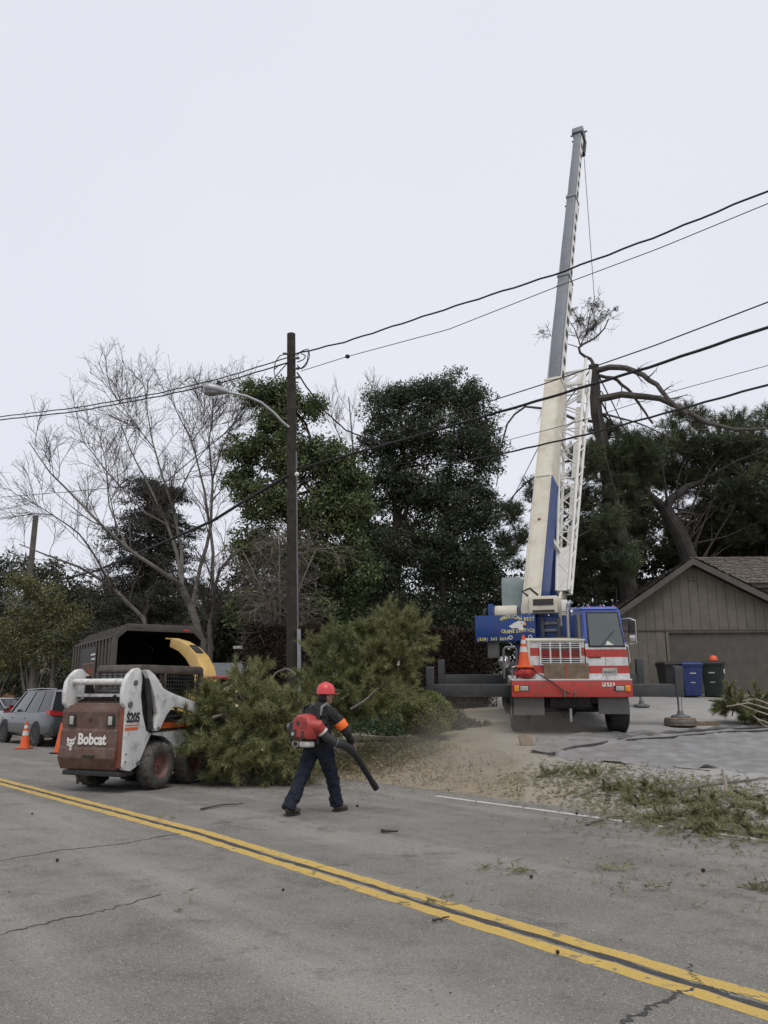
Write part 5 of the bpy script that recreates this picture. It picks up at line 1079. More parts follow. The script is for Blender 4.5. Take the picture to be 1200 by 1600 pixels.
def P(lst, Y): return np.array([at(q[0], q[1], Y + (q[2] if len(q) > 2 else 0)) for q in lst])
def root_of(name, label, cat, px, py, Y, group=None):
    p = at(px, py, Y); z = float(gz(p[0], Y)); return thing(name, label, cat, (float(p[0]), float(Y), z), 0, group)
def limb_mesh(nm, polys, parent, m, K=10, S=8):
    """polys: (points, r0, r1)"""
    Pn = np.stack([resample(p, K) for p, _, _ in polys]); Rn = np.stack([np.linspace(a, c2, K) for _, a, c2 in polys])
    wob = rng.normal(size=Pn.shape)*np.minimum(Rn[..., None]*.22, .02); wob[:, 0] = 0; Pn = Pn + wob
    o = np_mesh(nm, np_tubes(Pn, Rn, S), 4, m, parent, parent.location if parent else None); return Pn, Rn, o
def clumps(blobs, Y, nsub, dz=1.):
    """sub-clump centres spread through the crown's masses, in proportion to their size"""
    out = []; A_ = np.array([b_[2]*b_[3] for b_ in blobs], float); A_ /= A_.sum()
    for b_, a in zip(blobs, A_):
        yy = Y + (b_[4] if len(b_) > 4 else 0); c = at(b_[0], b_[1], yy); k = yy*PXM
        out.append(in_ell(max(3, int(nsub*a)), c, (b_[2]*k, dz*(b_[2]+b_[3])*.5*k, b_[3]*k*.95), .45))
    return np.concatenate(out)
def leaf_cloud(C, n, r, flat=.7):
    c = np.repeat(C, n, 0); rr = np.repeat(r*rng.uniform(.5, 1.3, (len(C), 1)), n, 0)
    return c + unit(rng.normal(size=c.shape))*rng.uniform(0, 1, (len(c), 1))**.5*rr*np.array([1, 1, flat])
def link_limbs(start, C, n, r0, Y):
    """limbs running from the trunk to some of the clumps"""
    idx = rng.choice(len(C), n, replace=False); out = []
    for i in idx:
        s0 = start[rng.integers(len(start)//2, len(start))]; m_ = (s0 + C[i])/2 + rng.normal(size=3)*.25 + np.array([0, 0, .15*np.linalg.norm(C[i]-s0)*.3])
        out.append((np.array([s0, m_, C[i]]), r0*rng.uniform(.6, 1.1), .012))
    return out
# ---- bare sycamore at left
Yb = 29.
T = root_of('bare_tree', 'large leafless grey-limbed tree rising behind the chip box', 'tree', 318, 1085, Yb)
b0 = np.array(T.location)
main = [([(318, 1085), (316, 1000), (300, 950), (285, 915, -.3)], .26, .17), ([(285, 915, -.3), (262, 900, -.8), (200, 858, -1.6), (160, 822, -2), (115, 775, -2.2), (75, 735, -2.5), (45, 690, -2.6)], .13, .02),
        ([(285, 915, -.3), (278, 870, .4), (262, 820, .8), (238, 770, 1.2), (205, 705, 1.6), (185, 650, 2)], .12, .02), ([(285, 915, -.3), (284, 860, 0), (270, 790, -.3), (240, 700, -.6), (228, 620, -.8), (232, 575, -.9)], .11, .015),
        ([(300, 950), (312, 890, .8), (330, 830, 1.2), (332, 750, 1.4), (326, 690, 1.4), (335, 620, 1.5), (328, 555, 1.6)], .13, .02), ([(332, 750, 1.4), (350, 690, 1.6), (372, 640, 1.7), (395, 590, 2)], .06, .012),
        ([(330, 1085, .5), (328, 990, .5), (332, 930, .4), (345, 885, 0), (372, 862, -.4), (392, 842, -.6)], .19, .05), ([(332, 930, .4), (333, 860, .6), (320, 770, .7), (300, 690, .8), (268, 610, .6), (258, 560, .6)], .11, .012),
        ([(240, 1085, 1), (235, 985, 1), (222, 965, 1), (175, 918, .6), (130, 888, 0), (85, 872, -.5), (30, 850, -1)], .17, .025), ([(175, 918, .6), (150, 870, .4), (120, 830, 0), (60, 790, -.3), (20, 770, -.5)], .07, .012),
        ([(262, 820, .8), (225, 800, 1.4), (170, 740, 2), (130, 690, 2.3), (120, 640, 2.4)], .06, .01), ([(270, 790, -.3), (300, 730, -1), (330, 690, -1.4), (365, 670, -1.6)], .05, .01), ([(200, 858, -1.6), (170, 790, -1), (165, 720, -.6), (150, 660, -.4)], .05, .01),
        ([(240, 700, -.6), (200, 640, -1), (180, 600, -1.2)], .035, .01), ([(300, 690, .8), (330, 640, .6), (350, 590, .5)], .035, .01)]
Pm, Rm, _o = limb_mesh('trunk', [(P([(q[0], q[1] + max(0, 660 - q[1])*.35) + tuple(q[2:]) for q in a], Yb), r0*.66, r1*.7) for a, r0, r1 in main], T, M_BARKG, 12)
A1, R1 = spawn(Pm[1:], Rm[1:], 12, 2.3, .8, .2, 7, .13, .45, .25, .3); A2, R2 = spawn(A1, R1, 7, 1.2, .7, .2, 5, .18, .55, .15, .35); A3, R3 = spawn(A2, R2, 5, .55, .75, .12, 4, .22, .6, .15, .5)
R1 = np.maximum(R1, .010); R2 = np.maximum(R2, .0065); R3 = np.maximum(R3, .0038)
np_mesh('branches', np.concatenate([np_tubes(A1, R1, 5), np_tubes(A2, R2, 4)]), 4, M_TWIG, T, b0); np_mesh('twigs', np_tubes(A3, R3, 3), 4, M_TWIG, T, b0)['kind'] = 'stuff'
# ---- dark layered cedar behind it
T = root_of('cedar_tree', 'dark layered conifer standing behind the bare tree', 'tree', 228, 1060, 39); b0 = np.array(T.location)
top = at(228, 742, 39); zb = b0[2]; Hc = top[2] - zb
limb_mesh('trunk', [(np.array([b0, [b0[0]+.1, b0[1], zb+Hc*.5], top]), .3, .03)], T, M_BARKD)
C = []; Lp = []
for i in range(24):
    f = .10 + .88*i/24; r = ((1-f)**.5*4.6 + .45)*rng.uniform(.7, 1.2)
    for k in range(12):
        a = rng.uniform(0, 6.28); z = zb + f*Hc + rng.uniform(-.4, .4); rr = r*rng.uniform(.6, 1.1); e = np.array([b0[0] + rr*math.cos(a), b0[1] + rr*math.sin(a), z - .10*rr + .1])
        Lp.append((np.array([[b0[0], b0[1], z], [b0[0] + rr*.5*math.cos(a), b0[1] + rr*.5*math.sin(a), z + .1], e]), .035, .01))
        for u in np.linspace(.25, 1, 7): C.append(np.array([b0[0], b0[1], z])*(1-u) + e*u)
C = np.array(C); limb_mesh('limbs', Lp, T, M_BARKD, 6, 4)
np_mesh('crown', leaves(leaf_cloud(C, 36, .48, .42), .20, .05), 4, M_CEDAR, T, b0)['kind'] = 'stuff'
# ---- broadleaf evergreen round the pole, tall oak beside it
def broadleaf(name, label, base, Y, trunks, blobs, nsub, nleaf, r, L, W, m, bark=M_BARKD, nl=26, dz=1.):
    T = root_of(name, label, 'tree', base[0], base[1], Y); b0 = np.array(T.location)
    tp = [(P(a, Y), r0, r1) for a, r0, r1 in trunks]; tp = [(np.vstack([[p[0][0], p[0][1], b0[2]], p[1:]]), r0, r1) for p, r0, r1 in tp]
    C = clumps(blobs, Y, nsub, dz); Pm, Rm, _ = limb_mesh('trunk', tp[:1], T, bark)
    for q in tp[1:]: limb_mesh('trunk', [q], T, bark)
    limb_mesh('limbs', link_limbs(Pm[0], C, nl, .06, Y), T, bark, 7, 5)
    np_mesh('crown', leaves(leaf_cloud(C, nleaf, r), L, W), 4, m, T, b0)['kind'] = 'stuff'
    return T
broadleaf('magnolia_tree', 'bright glossy evergreen tree directly behind the utility pole', (472, 1060), 27, [([(472, 1060), (470, 950), (462, 820), (450, 700), (440, 620)], .2, .05), ([(480, 1060), (500, 900), (520, 780), (535, 720)], .13, .03)],
          [(408, 615, 32, 22), (440, 625, 34, 34), (432, 665, 34, 30), (488, 640, 20, 26), (395, 705, 44, 34), (462, 712, 50, 48), (520, 728, 42, 44), (376, 750, 26, 24), (420, 782, 52, 44), (500, 800, 56, 50), (545, 800, 30, 50), (400, 850, 36, 40), (470, 880, 64, 54), (545, 890, 44, 60), (556, 770, 30, 44), (420, 960, 60, 44), (510, 970, 60, 44)], 780, 120, .46, .145, .065, M_MAG)
broadleaf('oak_tree', 'tall dark evergreen oak with vine-clad trunk between pole and crane', (622, 1060), 29.5, [([(622, 1060), (620, 900), (616, 790), (612, 700), (625, 640)], .16, .05), ([(700, 1060), (690, 900), (700, 780), (710, 660)], .2, .04)],
          [(597, 642, 30, 40), (622, 622, 30, 30), (660, 625, 40, 40), (708, 612, 44, 38), (742, 640, 36, 44), (590, 700, 36, 44), (640, 690, 50, 50), (700, 690, 70, 60), (756, 705, 32, 56), (610, 760, 40, 50), (660, 770, 50, 50), (718, 780, 60, 66), (758, 800, 24, 44), (690, 860, 80, 60), (600, 880, 50, 56), (750, 890, 44, 50), (620, 960, 60, 50), (715, 965, 70, 44), (562, 800, 26, 50)], 1150, 120, .50, .125, .055, M_OAK)
T = root_of('bare_tree', 'faint pale bare tree poking up far behind the oak', 'tree', 560, 1050, 46); b0 = np.array(T.location)
Pm, Rm, _ = limb_mesh('trunk', [(np.vstack([b0, P([(556, 800), (552, 700), (545, 620)], 46)]), .2, .03), (P([(552, 720), (580, 660), (590, 610)], 46), .06, .02), (P([(552, 730), (525, 670), (515, 640)], 46), .06, .02)], T, M_BARKG)
A1, R1 = spawn(Pm, Rm, 12, 2.4, .6, .4, 6, .12, .4, .45); A2, R2 = spawn(A1, R1, 9, 1.2, .6, .3, 5, .15); np_mesh('twigs', np.concatenate([np_tubes(A1, np.maximum(R1, .012), 4), np_tubes(A2, np.maximum(R2, .007), 3)]), 4, mat('pale_twig', (.16, .145, .13), .9), T, b0)['kind'] = 'stuff'
# ---- grey twiggy shrub below the pole
T = root_of('twiggy_shrub', 'grey leafless weeping shrub in front of the dark evergreens left of the pole', 'shrub', 440, 1060, 25.5); b0 = np.array(T.location)
Pm, Rm, _ = limb_mesh('stems', [(np.vstack([b0, P([(440 + d*.3, 950), (440 + d, 860), (440 + d*1.6, 830 + abs(d)*.5)], 25.5) + np.array([0, y, 0])]), .06, .015) for d, y in ((-60, 0), (-30, .6), (0, -.5), (30, .4), (55, -.3), (10, .8))], T, M_BARKG)
A1, R1 = spawn(Pm, Rm, 24, 1.6, .85, .1, 6, .16, .45, .3, .3, .12); A2, R2 = spawn(A1, R1, 15, .85, .7, -.05, 5, .2, .6, .2, .4, .1); np_mesh('twigs', np.concatenate([np_tubes(A1, np.maximum(R1, .008), 4), np_tubes(A2, np.maximum(R2, .005), 3)]), 4, mat('brown_twig', (.15, .128, .108), .9, var=.2), T, b0)['kind'] = 'stuff'
# ---- pines behind the crane
def pine(name, label, base, Y, trunks, limbs_, blobs, nsub, ntuft, r, m=M_PINE, L=.26, K=14, wd=.022):
    T = root_of(name, label, 'tree', base[0], base[1], Y); b0 = np.array(T.location)
    tp = [(P(a, Y), r0, r1) for a, r0, r1 in trunks]; tp[0] = (np.vstack([[tp[0][0][0][0], tp[0][0][0][1], b0[2]-.2], tp[0][0][1:]]), tp[0][1], tp[0][2])
    Pm, Rm, _ = limb_mesh('trunk', tp, T, M_BARKP, 14, 12); C = clumps(blobs, Y, nsub)
    lm = [(P(a, Y), r0, r1) for a, r0, r1 in limbs_]
    if lm:
        mat('pine_limb_bark', (.082, .073, .064), .95, var=.3, scale=5, bump=.5, bscale=12)
        Pl, Rl, _ = (np.stack([resample(q[0], 14) for q in lm]), np.stack([np.linspace(q[1], q[2], 14) for q in lm]), None)
        for q in lm: limb_mesh('limb', [q], T, mat('pine_limb_bark', (.082, .073, .064)), 14, 8)
        A1, R1 = spawn(Pl, Rl, 5, 1.0, .8, .05, 5, .2, .35, .3); A2, R2 = spawn(A1, R1, 4, .5, .8, .1, 4, .2)
        np_mesh('twigs', np.concatenate([np_tubes(A1, np.maximum(R1, .008), 4), np_tubes(A2, np.maximum(R2, .006), 3)]), 4, M_TWIG, T, b0)['kind'] = 'stuff'
    limb_mesh('inner_limbs', link_limbs(Pm[0], C, min(24, len(C)//4), .045, Y), T, M_BARKD, 7, 5)
    c = np.repeat(C, ntuft, 0); c = c + unit(rng.normal(size=c.shape))*rng.uniform(0, 1, (len(c), 1))**.5*r*np.array([1.1, 1.1, .6])
    A_ = unit(c - np.repeat(C, ntuft, 0) + np.array([0, 0, .25])); V = tufts(c, A_, K, L, wd)
    np_mesh('crown', V, 3, m, T, b0)['kind'] = 'stuff'
    return T
PT = pine('pine_tree', 'tall topped pine with long bare curving limbs behind the crane jib', (992, 1060), 30.5, [([(992, 1060), (982, 920), (966, 820), (948, 740), (934, 660), (927, 572)], .40, .21)],
     [([(929, 580), (950, 574, -.5), (968, 573, -.8), (1000, 582, -1.2), (1030, 606, -1.6), (1050, 630, -2), (1075, 646, -2.2)], .13, .07), ([(930, 624), (965, 619, -.4), (990, 617, -.8), (1030, 622, -1.2), (1070, 640, -1.6), (1110, 662, -2), (1150, 671, -2.3), (1196, 670, -2.5)], .15, .05),
      ([(930, 588), (960, 590, .3), (985, 612, .6), (1005, 640, 1), (1020, 662, 1.2)], .08, .04), ([(934, 640), (950, 655, .5), (965, 670, .9), (978, 690, 1.2)], .06, .03), ([(934, 645), (965, 652, -.6), (1000, 662, -1), (1040, 680, -1.3)], .05, .02),
      ([(927, 575), (925, 561), (912, 556), (904, 549), (904, 541), (916, 536), (930, 528), (944, 514), (951, 498)], .075, .02), ([(907, 540), (903, 528), (896, 510), (888, 500)], .03, .012), ([(908, 538), (918, 515), (922, 490), (930, 462)], .03, .01), ([(904, 543), (880, 535), (862, 525), (845, 518)], .02, .008),
      ([(938, 660), (900, 655, .5), (860, 640, 1), (820, 635, 1.3), (795, 655, 1.6), (782, 700, 1.8), (776, 760, 1.8)], .07, .02), ([(945, 720), (890, 720, .4), (850, 735, .8), (815, 760, 1.2), (780, 800, 1.4), (758, 842, 1.5)], .06, .015), ([(955, 780), (900, 800, .8), (850, 830, 1.2), (800, 860, 1.4), (770, 890, 1.5)], .06, .015), ([(960, 800), (920, 830, -.5), (880, 850, -.8)], .05, .015)],
     [(918, 720, 26, 40, -.5), (955, 715, 36, 40), (1005, 705, 50, 34), (965, 770, 40, 40), (905, 790, 30, 40, .5), (925, 850, 40, 46, .8), (880, 890, 30, 36, 1), (930, 910, 50, 36, 1), (798, 806, 24, 24, 1.2), (812, 838, 18, 18, 1.2), (975, 690, 30, 20), (870, 780, 24, 30, 1.5), (945, 672, 22, 24, .4), (985, 730, 40, 40, 1), (950, 880, 40, 40, 1.5), (950, 815, 28, 36, -1.3), (972, 872, 26, 34, -1.3), (800, 868, 22, 20, 1.2), (832, 762, 14, 24, 1.2), (785, 838, 16, 16, 1.4)], 420, 20, .50)
sp_ = []
for c_, n_, r_ in ((at(905, 500, 30.5), 26, .35), (at(930, 478, 30.5), 40, .5), (at(945, 490, 30.5), 22, .4), (at(890, 488, 30.5), 22, .35), (at(962, 483, 30.5), 8, .15), (at(848, 520, 30.5), 10, .3), (at(930, 510, 30.5), 16, .25)): sp_.append(in_ell(n_, c_, (r_, r_, r_*.8), .6))
sp_ = np.concatenate(sp_); o = np_mesh('top_sprigs', tufts(sp_, rng.normal(size=sp_.shape), 9, .16, .022), 3, M_PINE, PT, np.array(PT.location)); o['kind'] = 'stuff'
A0 = np.stack([resample(np.array([at(905 + rng.uniform(-5, 30), 535 - rng.uniform(0, 15), 30.5), s_*.6 + at(915, 520, 30.5)*.4, s_]), 5) for s_ in sp_[::3]]); np_mesh('top_twigs', np_tubes(A0, np.full(A0.shape[:2], .009), 3), 4, M_TWIG, PT, np.array(PT.location))['kind'] = 'stuff'
o = np_mesh('mistletoe_clump', leaves(leaf_cloud(np.array([at(932, 503, 30.4)]), 160, .20), .09, .04), 4, M_YGRN, PT, np.array(PT.location)); o['kind'] = 'stuff'
pine('pine_tree', 'broad leaning pine with forked grey trunk above the garage roof', (1085, 1060), 33., [([(1092, 1060), (1080, 880), (1055, 820), (1036, 792)], .42, .30), ([(1036, 792), (1018, 776), (1000, 758), (984, 744)], .2, .07), ([(1040, 796), (1052, 775), (1080, 758), (1120, 744), (1150, 735)], .2, .06)],
     [([(1045, 800), (1040, 765, -.6), (1035, 730, -1), (1022, 690, -1.3)], .07, .02), ([(1046, 806), (1070, 800, -.5), (1095, 805, -.8)], .05, .015), ([(1100, 750), (1150, 720, -.5), (1210, 700, -1)], .07, .02)],
     [(1025, 700, 44, 30), (1075, 682, 46, 40), (1130, 690, 56, 42), (1185, 690, 44, 46), (1062, 640, 18, 14), (1090, 650, 26, 20), (1150, 655, 30, 20), (1195, 650, 26, 22), (1000, 750, 50, 34, 1.5), (1080, 740, 50, 36, 1), (1150, 760, 60, 44), (1200, 770, 40, 50), (1000, 830, 44, 44, 2), (1130, 830, 50, 40, 1.5), (1060, 850, 40, 36, 2.5), (1250, 720, 50, 70), (1040, 740, 50, 40, 1.5), (1110, 720, 60, 40, 1), (1175, 730, 50, 40, 1), (1100, 790, 60, 40, 2), (1190, 820, 50, 40, 2)], 620, 20, .55)
pine('pine_tree', 'dark dense tree mass at the right edge over the house roof', (1185, 1060), 35.5, [([(1185, 1060), (1180, 900), (1170, 800)], .3, .1)], [], [(1130, 860, 50, 34), (1170, 830, 50, 50), (1215, 840, 50, 60), (1190, 890, 60, 30), (1110, 890, 40, 24), (1080, 850, 40, 30, 2)], 260, 20, .55, M_CEDAR)
# ---- thickets that close the view behind everything
def thicket(label, blobs, Y, nsub, nleaf, m=M_WOODF, r=.7, L=.24, W=.11, name='thicket', dz=1.):
    C = clumps(blobs, Y, nsub, dz); o = np_mesh(name, leaves(leaf_cloud(C, nleaf, r, .8), L, W), 4, m); return tag(o, label, 'thicket', kind='stuff')
thicket('dark thicket behind the oak and pole', [(340, 960, 50, 60), (400, 900, 50, 60), (470, 960, 80, 70), (560, 930, 60, 80), (640, 960, 80, 70), (740, 950, 60, 70), (800, 940, 40, 60), (600, 850, 60, 60), (700, 860, 70, 70), (565, 790, 40, 60), (570, 860, 40, 50)], 36, 460, 80)
thicket('shaded thicket behind the crane and garage', [(870, 930, 50, 50), (940, 930, 60, 50), (1000, 900, 60, 60), (1060, 870, 50, 50), (900, 850, 40, 50), (960, 830, 50, 60), (1130, 900, 70, 40), (1200, 880, 50, 50), (780, 1020, 40, 40, -4), (840, 1010, 40, 40, -4), (900, 1000, 40, 40, -4), (950, 990, 40, 50, -4), (1100, 840, 60, 50), (1000, 800, 50, 40), (1180, 820, 60, 60)], 38, 560, 80)
thicket('grey-green wooded bank under the bare tree at left', [(150, 960, 60, 50), (210, 985, 60, 50), (270, 990, 60, 60), (320, 960, 50, 60), (110, 930, 40, 30), (60, 900, 50, 30), (200, 930, 50, 40)], 52, 300, 70, leafmat('bank_leaf', (.035, .042, .026), (.085, .09, .055), .3), 1.0, .30, .14)
thicket('low dark undergrowth behind the parked cars at left', [(0, 1062, 30, 26), (45, 1066, 30, 22), (90, 1062, 34, 26), (130, 1055, 30, 30), (30, 1045, 20, 16)], 44, 130, 70, M_WOODF, .5, .2, .1)
thicket('dark bushes behind the low grey-roofed house', [(345, 1000, 26, 36), (385, 1000, 26, 40), (330, 1040, 26, 26)], 37, 110, 80, M_WOODF, .5, .2, .1)
def shrub(name, label, base, Y, blobs, nsub, nleaf, r, L, W, m, cat='shrub', stems=5, dz=1., kindleaf='leaf'):
    T = root_of(name, label, cat, base[0], base[1], Y); b0 = np.array(T.location); C = clumps(blobs, Y, nsub, dz)
    st_ = [(np.array([b0 + np.array([rng.uniform(-.15, .15), rng.uniform(-.15, .15), 0]), (b0 + C[i])/2 + rng.normal(size=3)*.1, C[i]]), .04, .01) for i in rng.choice(len(C), min(stems*3, len(C)), replace=False)]
    limb_mesh('stems', st_, T, M_BARKG, 6, 5)
    V = leaves(leaf_cloud(C, nleaf, r), L, W); np_mesh('foliage', V, 4, m, T, b0)['kind'] = 'stuff'; return T
T = shrub('leafy_tree', 'olive green leafy tree with pale trunk at far left behind the cars', (52, 1085), 37, [(40, 930, 34, 34), (80, 950, 44, 44), (25, 985, 40, 40), (110, 985, 40, 44), (60, 1015, 50, 34), (15, 1030, 30, 26), (120, 1030, 30, 26)], 190, 80, .6, .17, .07, M_OLIVE, 'tree')
limb_mesh('trunk', [(np.vstack([np.array(T.location), P([(52, 1050), (55, 980), (62, 920)], 37)]), .22, .06)], T, M_BARKG); limb_mesh('trunk', [(np.vstack([np.array(T.location) + np.array([.9, 0, 0]), P([(84, 1040), (92, 970)], 37)]), .16, .05)], T, M_BARKG)
shrub('leafy_tree', 'shaded green tree leaning in at the left picture edge', (-15, 1085), 40, [(-20, 900, 40, 40), (5, 890, 30, 26), (-10, 960, 40, 50), (0, 1020, 30, 40)], 110, 80, .6, .18, .08, M_WOODF, 'tree')
# hedge with a solid heart of stems
def hedge(label, x0, x1, y0, Y, dep, m, nleaf, px_bot=1075):
    a, c2 = at(x0, px_bot, Y), at(x1, px_bot, Y); z0 = float(gz((a[0]+c2[0])/2, Y)) - .1; zt = at((x0+x1)/2, y0, Y)[2]
    T = thing('hedge', label, 'hedge', (float((a[0]+c2[0])/2), Y, z0)); hw = (c2[0]-a[0])/2
    b = B().box(-hw+.2, hw-.2, .2, dep-.15, 0, zt-z0-.2); b.build('inner_stems', M_BARKD, T, .15)
    n = nleaf; u = rng.uniform(0, 1, (n, 3)); u[:, 0] = (u[:, 0]*2-1)*hw; f = rng.integers(0, 3, n)
    z = u[:, 2]*(zt-z0); y = u[:, 1]*dep
    z = np.where(f == 0, zt - z0 - rng.exponential(.10, n) + .07*np.sin(u[:, 0]*3) + .05*np.sin(u[:, 0]*7.7), z); y = np.where(f > 0, rng.exponential(.10, n) - .05 + .08*np.sin(u[:, 0]*4 + z*3), y)
    np_mesh('leaves', leaves(np.stack([u[:, 0], y, z], 1), .10, .045), 4, m, T)['kind'] = 'stuff'; return T
hedge('clipped dark red-brown hedge behind the pole', 378, 560, 978, 24.5, 1.2, M_PHOT, 26000)
hedge('clipped red-brown hedge between the brush pile and crane truck', 545, 775, 982, 25.5, 1.2, M_PHOT, 26000)
shrub('yellow_shrub', 'small yellow-green leafy sprig at the hedge top', (540, 1060), 24.2, [(541, 985, 18, 10)], 9, 60, .22, .10, .05, M_YGRN)
# clipped round bush and ivy by the driveway
p = ground_hit(668, 1150); Yb = float(p[1])
T = shrub('round_bush', 'clipped round green bush beside the driveway left of the truck', (668, 1150), Yb - .5, [(668, 1118, 34, 26)], 30, 60, .12, .055, .03, M_BUSH, dz=.9)
nb_ = 15000; d_ = unit(rng.normal(size=(nb_, 3))); cb2 = at(668, 1116, Yb - .7); bump_ = 1 + .05*np.sin(d_[:, :1]*9 + d_[:, 2:]*7) + rng.normal(size=(nb_, 1))*.035
rb2 = np.array([.60, .52, .47]); np_mesh('clipped_face', leaves(cb2 + d_*rb2*bump_, .05, .028), 4, M_BUSH, T, np.array(T.location))['kind'] = 'stuff'
B().ell(Vector(cb2) - T.location, (.53, .45, .41), 20, 12).build('inner_growth', M_BARKD, T, smooth=True)
T2 = shrub('low_shrub', 'low dusty shrub spreading right of the round bush', (725, 1146), Yb + .6, [(715, 1128, 26, 18), (745, 1134, 26, 12), (775, 1140, 18, 7)], 80, 70, .15, .05, .028, M_DUSTY, dz=.9)
def carpet(name, label, pts, n, L, W, m, sig=.35, hgt=.12, cat='ground cover'):
    C = []
    for q in pts:
        p = ground_hit(q[0], q[1]); k = q[2] if len(q) > 2 else 1; m_ = int(n*k); xy = p[:2] + rng.normal(size=(m_, 2))*np.array([sig*1.3, sig])*(q[3] if len(q) > 3 else 1)
        C.append(np.c_[xy, np.maximum(0.012, gz(xy[:, 0], xy[:, 1]) + .02) + rng.exponential(hgt, m_)])
    C = np.concatenate(C); return tag(np_mesh(name, leaves(C, L, W), 4, m), label, cat, kind='stuff')
carpet('ivy', 'green ivy ground cover left of the round bush', [(570, 1120), (600, 1125), (630, 1128), (560, 1138), (600, 1142), (640, 1146), (545, 1128), (590, 1110)], 1500, .075, .06, M_IVY, .40, .10)
carpet('weeds', 'weedy grass and needles along the road edge before the brush pile', [(390, 1212, .7), (430, 1218), (470, 1212), (520, 1205), (560, 1200), (600, 1195), (630, 1190), (560, 1180), (610, 1178), (650, 1180), (500, 1222, .5), (590, 1212, .5), (640, 1205, .6), (700, 1215, .3)], 650, .11, .018, M_DRY, .35, .06)
carpet('weeds', 'short green grass blades below the brush pile', [(400, 1208), (440, 1214), (480, 1208), (540, 1200), (580, 1190), (620, 1185), (560, 1170), (640, 1172)], 700, .12, .016, M_CUT, .35, .06)
# ---- cut pine brush
def brush(name, label, masses, nb, blen, parent_px, tuft_n=26, m=M_CUT, K=15, stems_m=M_BARKD, needle=.14, up=.05, cat='brush pile', cuts=6):
    p = ground_hit(*parent_px); T = thing(name, label, cat, tuple(float(v) for v in p)); S0 = []; b0 = p
    A_ = np.array([a[1][0]*a[1][2] for a in masses]); A_ = A_/A_.sum()
    for (c, r), a in zip(masses, A_): S0.append(in_ell(max(2, int(nb*a)), c, np.array(r)*.85, .6))
    S0 = np.concatenate(S0); cen = np.concatenate([np.repeat(np.array([c]), max(2, int(nb*a)), 0) for (c, r), a in zip(masses, A_)])
    d = unit((S0 - cen) + rng.normal(size=S0.shape)*.35 + np.array([0, 0, up])); Kp = 7; Q = np.empty((len(S0), Kp, 3)); Q[:, 0] = S0 - d*blen*.5
    for k in range(1, Kp): d = unit(d + rng.normal(size=d.shape)*.10 + np.array([0, 0, -.04])); Q[:, k] = Q[:, k-1] + d*blen/(Kp-1)
    gl = np.maximum(0, gz(Q[..., 0], Q[..., 1])) + .05; Q[..., 2] = np.maximum(Q[..., 2], gl)
    Rq = np.repeat(np.linspace(.016, .004, Kp)[None], len(Q), 0); A1, R1 = spawn(Q, Rq, 5, blen*.45, .6, .1, 5, .1, .6, .15)
    np_mesh('stems', np.concatenate([np_tubes(Q, Rq, 5), np_tubes(A1, np.maximum(R1, .003), 3)]), 4, stems_m, T, b0)['kind'] = 'stuff'
    allp = np.concatenate([Q.reshape(-1, Kp, 3)[:, i] + (Q[:, i+1]-Q[:, i])*u for i in range(2, Kp-1) for u in (0, .5)] + [A1[:, i] for i in range(1, 5)] + [(A1[:, i]+A1[:, i+1])/2 for i in range(1, 4)]); ax = np.concatenate([Q[:, i+1]-Q[:, i] for i in range(2, Kp-1) for u in (0, .5)] + [A1[:, i]-A1[:, i-1] for i in range(1, 5)] + [A1[:, i+1]-A1[:, i] for i in range(1, 4)])
    np_mesh('needles', tufts(allp, ax, K, needle, .010, .85), 3, m, T, b0)['kind'] = 'stuff'
    for k in range(cuts):                        # thicker sawn limbs poking out, pale at the cut
        c, rr = masses[rng.integers(len(masses))]; c = np.array(c); dd = unit(np.array([rng.uniform(-1, 1), -rng.uniform(.5, 1.2), rng.uniform(-.25, .6)])); e = c + dd*np.array(rr)*1.08; ln = rng.uniform(.6, 1.1)
        e[2] = max(e[2], float(gz(e[0], e[1])) + .1); st0 = e - dd*ln + np.array([0, 0, .12]); rad = rng.uniform(.016, .034); mid_ = (st0 + e)/2 + rng.normal(size=3)*.05
        cl = B().tube(resample([st0, mid_, e], 7), [rad*.55 + rad*.45*i/6 for i in range(7)], 8).build('cut_limb', M_BARKG, T, smooth=True, inv=mat_of(T).inverted())
        B().cyl(e, e + dd*.006, rad*.94, n=8).build('sawn_end', mat('sawn_wood', (.42, .33, .2), .8, var=.15), cl, inv=mat_of(T).inverted())
    return T
a_ = lambda px, py, Y: tuple(at(px, py, Y))
brush('brush_pile', 'near heap of cut green pine boughs in front of the skid steer', [(a_(345, 1125, 15.6), (.75, .7, .85)), (a_(395, 1120, 15.5), (.8, .7, .95)), (a_(440, 1130, 15.6), (.7, .6, .85)), (a_(360, 1170, 15.0), (.8, .5, .5)), (a_(430, 1180, 15.1), (.8, .5, .45)), (a_(380, 1075, 15.9), (.45, .5, .45))], 300, .75, (390, 1205))
brush('brush_pile', 'far taller heap of cut pine boughs behind the walking person', [(a_(520, 1060, 17.8), (.8, .7, .75)), (a_(580, 1040, 18), (.9, .8, .75)), (a_(620, 1000, 18.2), (.6, .6, .75)), (a_(628, 1040, 18), (.38, .5, .7)), (a_(490, 1100, 17.2), (.6, .6, .7)), (a_(570, 1090, 17.5), (1.0, .6, .5)), (a_(612, 970, 18.3), (.36, .4, .32)), (a_(570, 1000, 18.2), (.5, .5, .4)), (a_(525, 1020, 18), (.5, .5, .4))], 330, .85, (560, 1120))
pr_ = ground_hit(1160, 1138)
brush('brush_pile', 'heap of cut pine branches on the driveway at the right edge', [(a_(1150, 1100, pr_[1]+.3), (.55, .5, .35)), (a_(1190, 1105, pr_[1]+.2), (.7, .5, .45)), (a_(1250, 1100, pr_[1]+.2), (.8, .6, .5))], 90, .7, (1160, 1138))
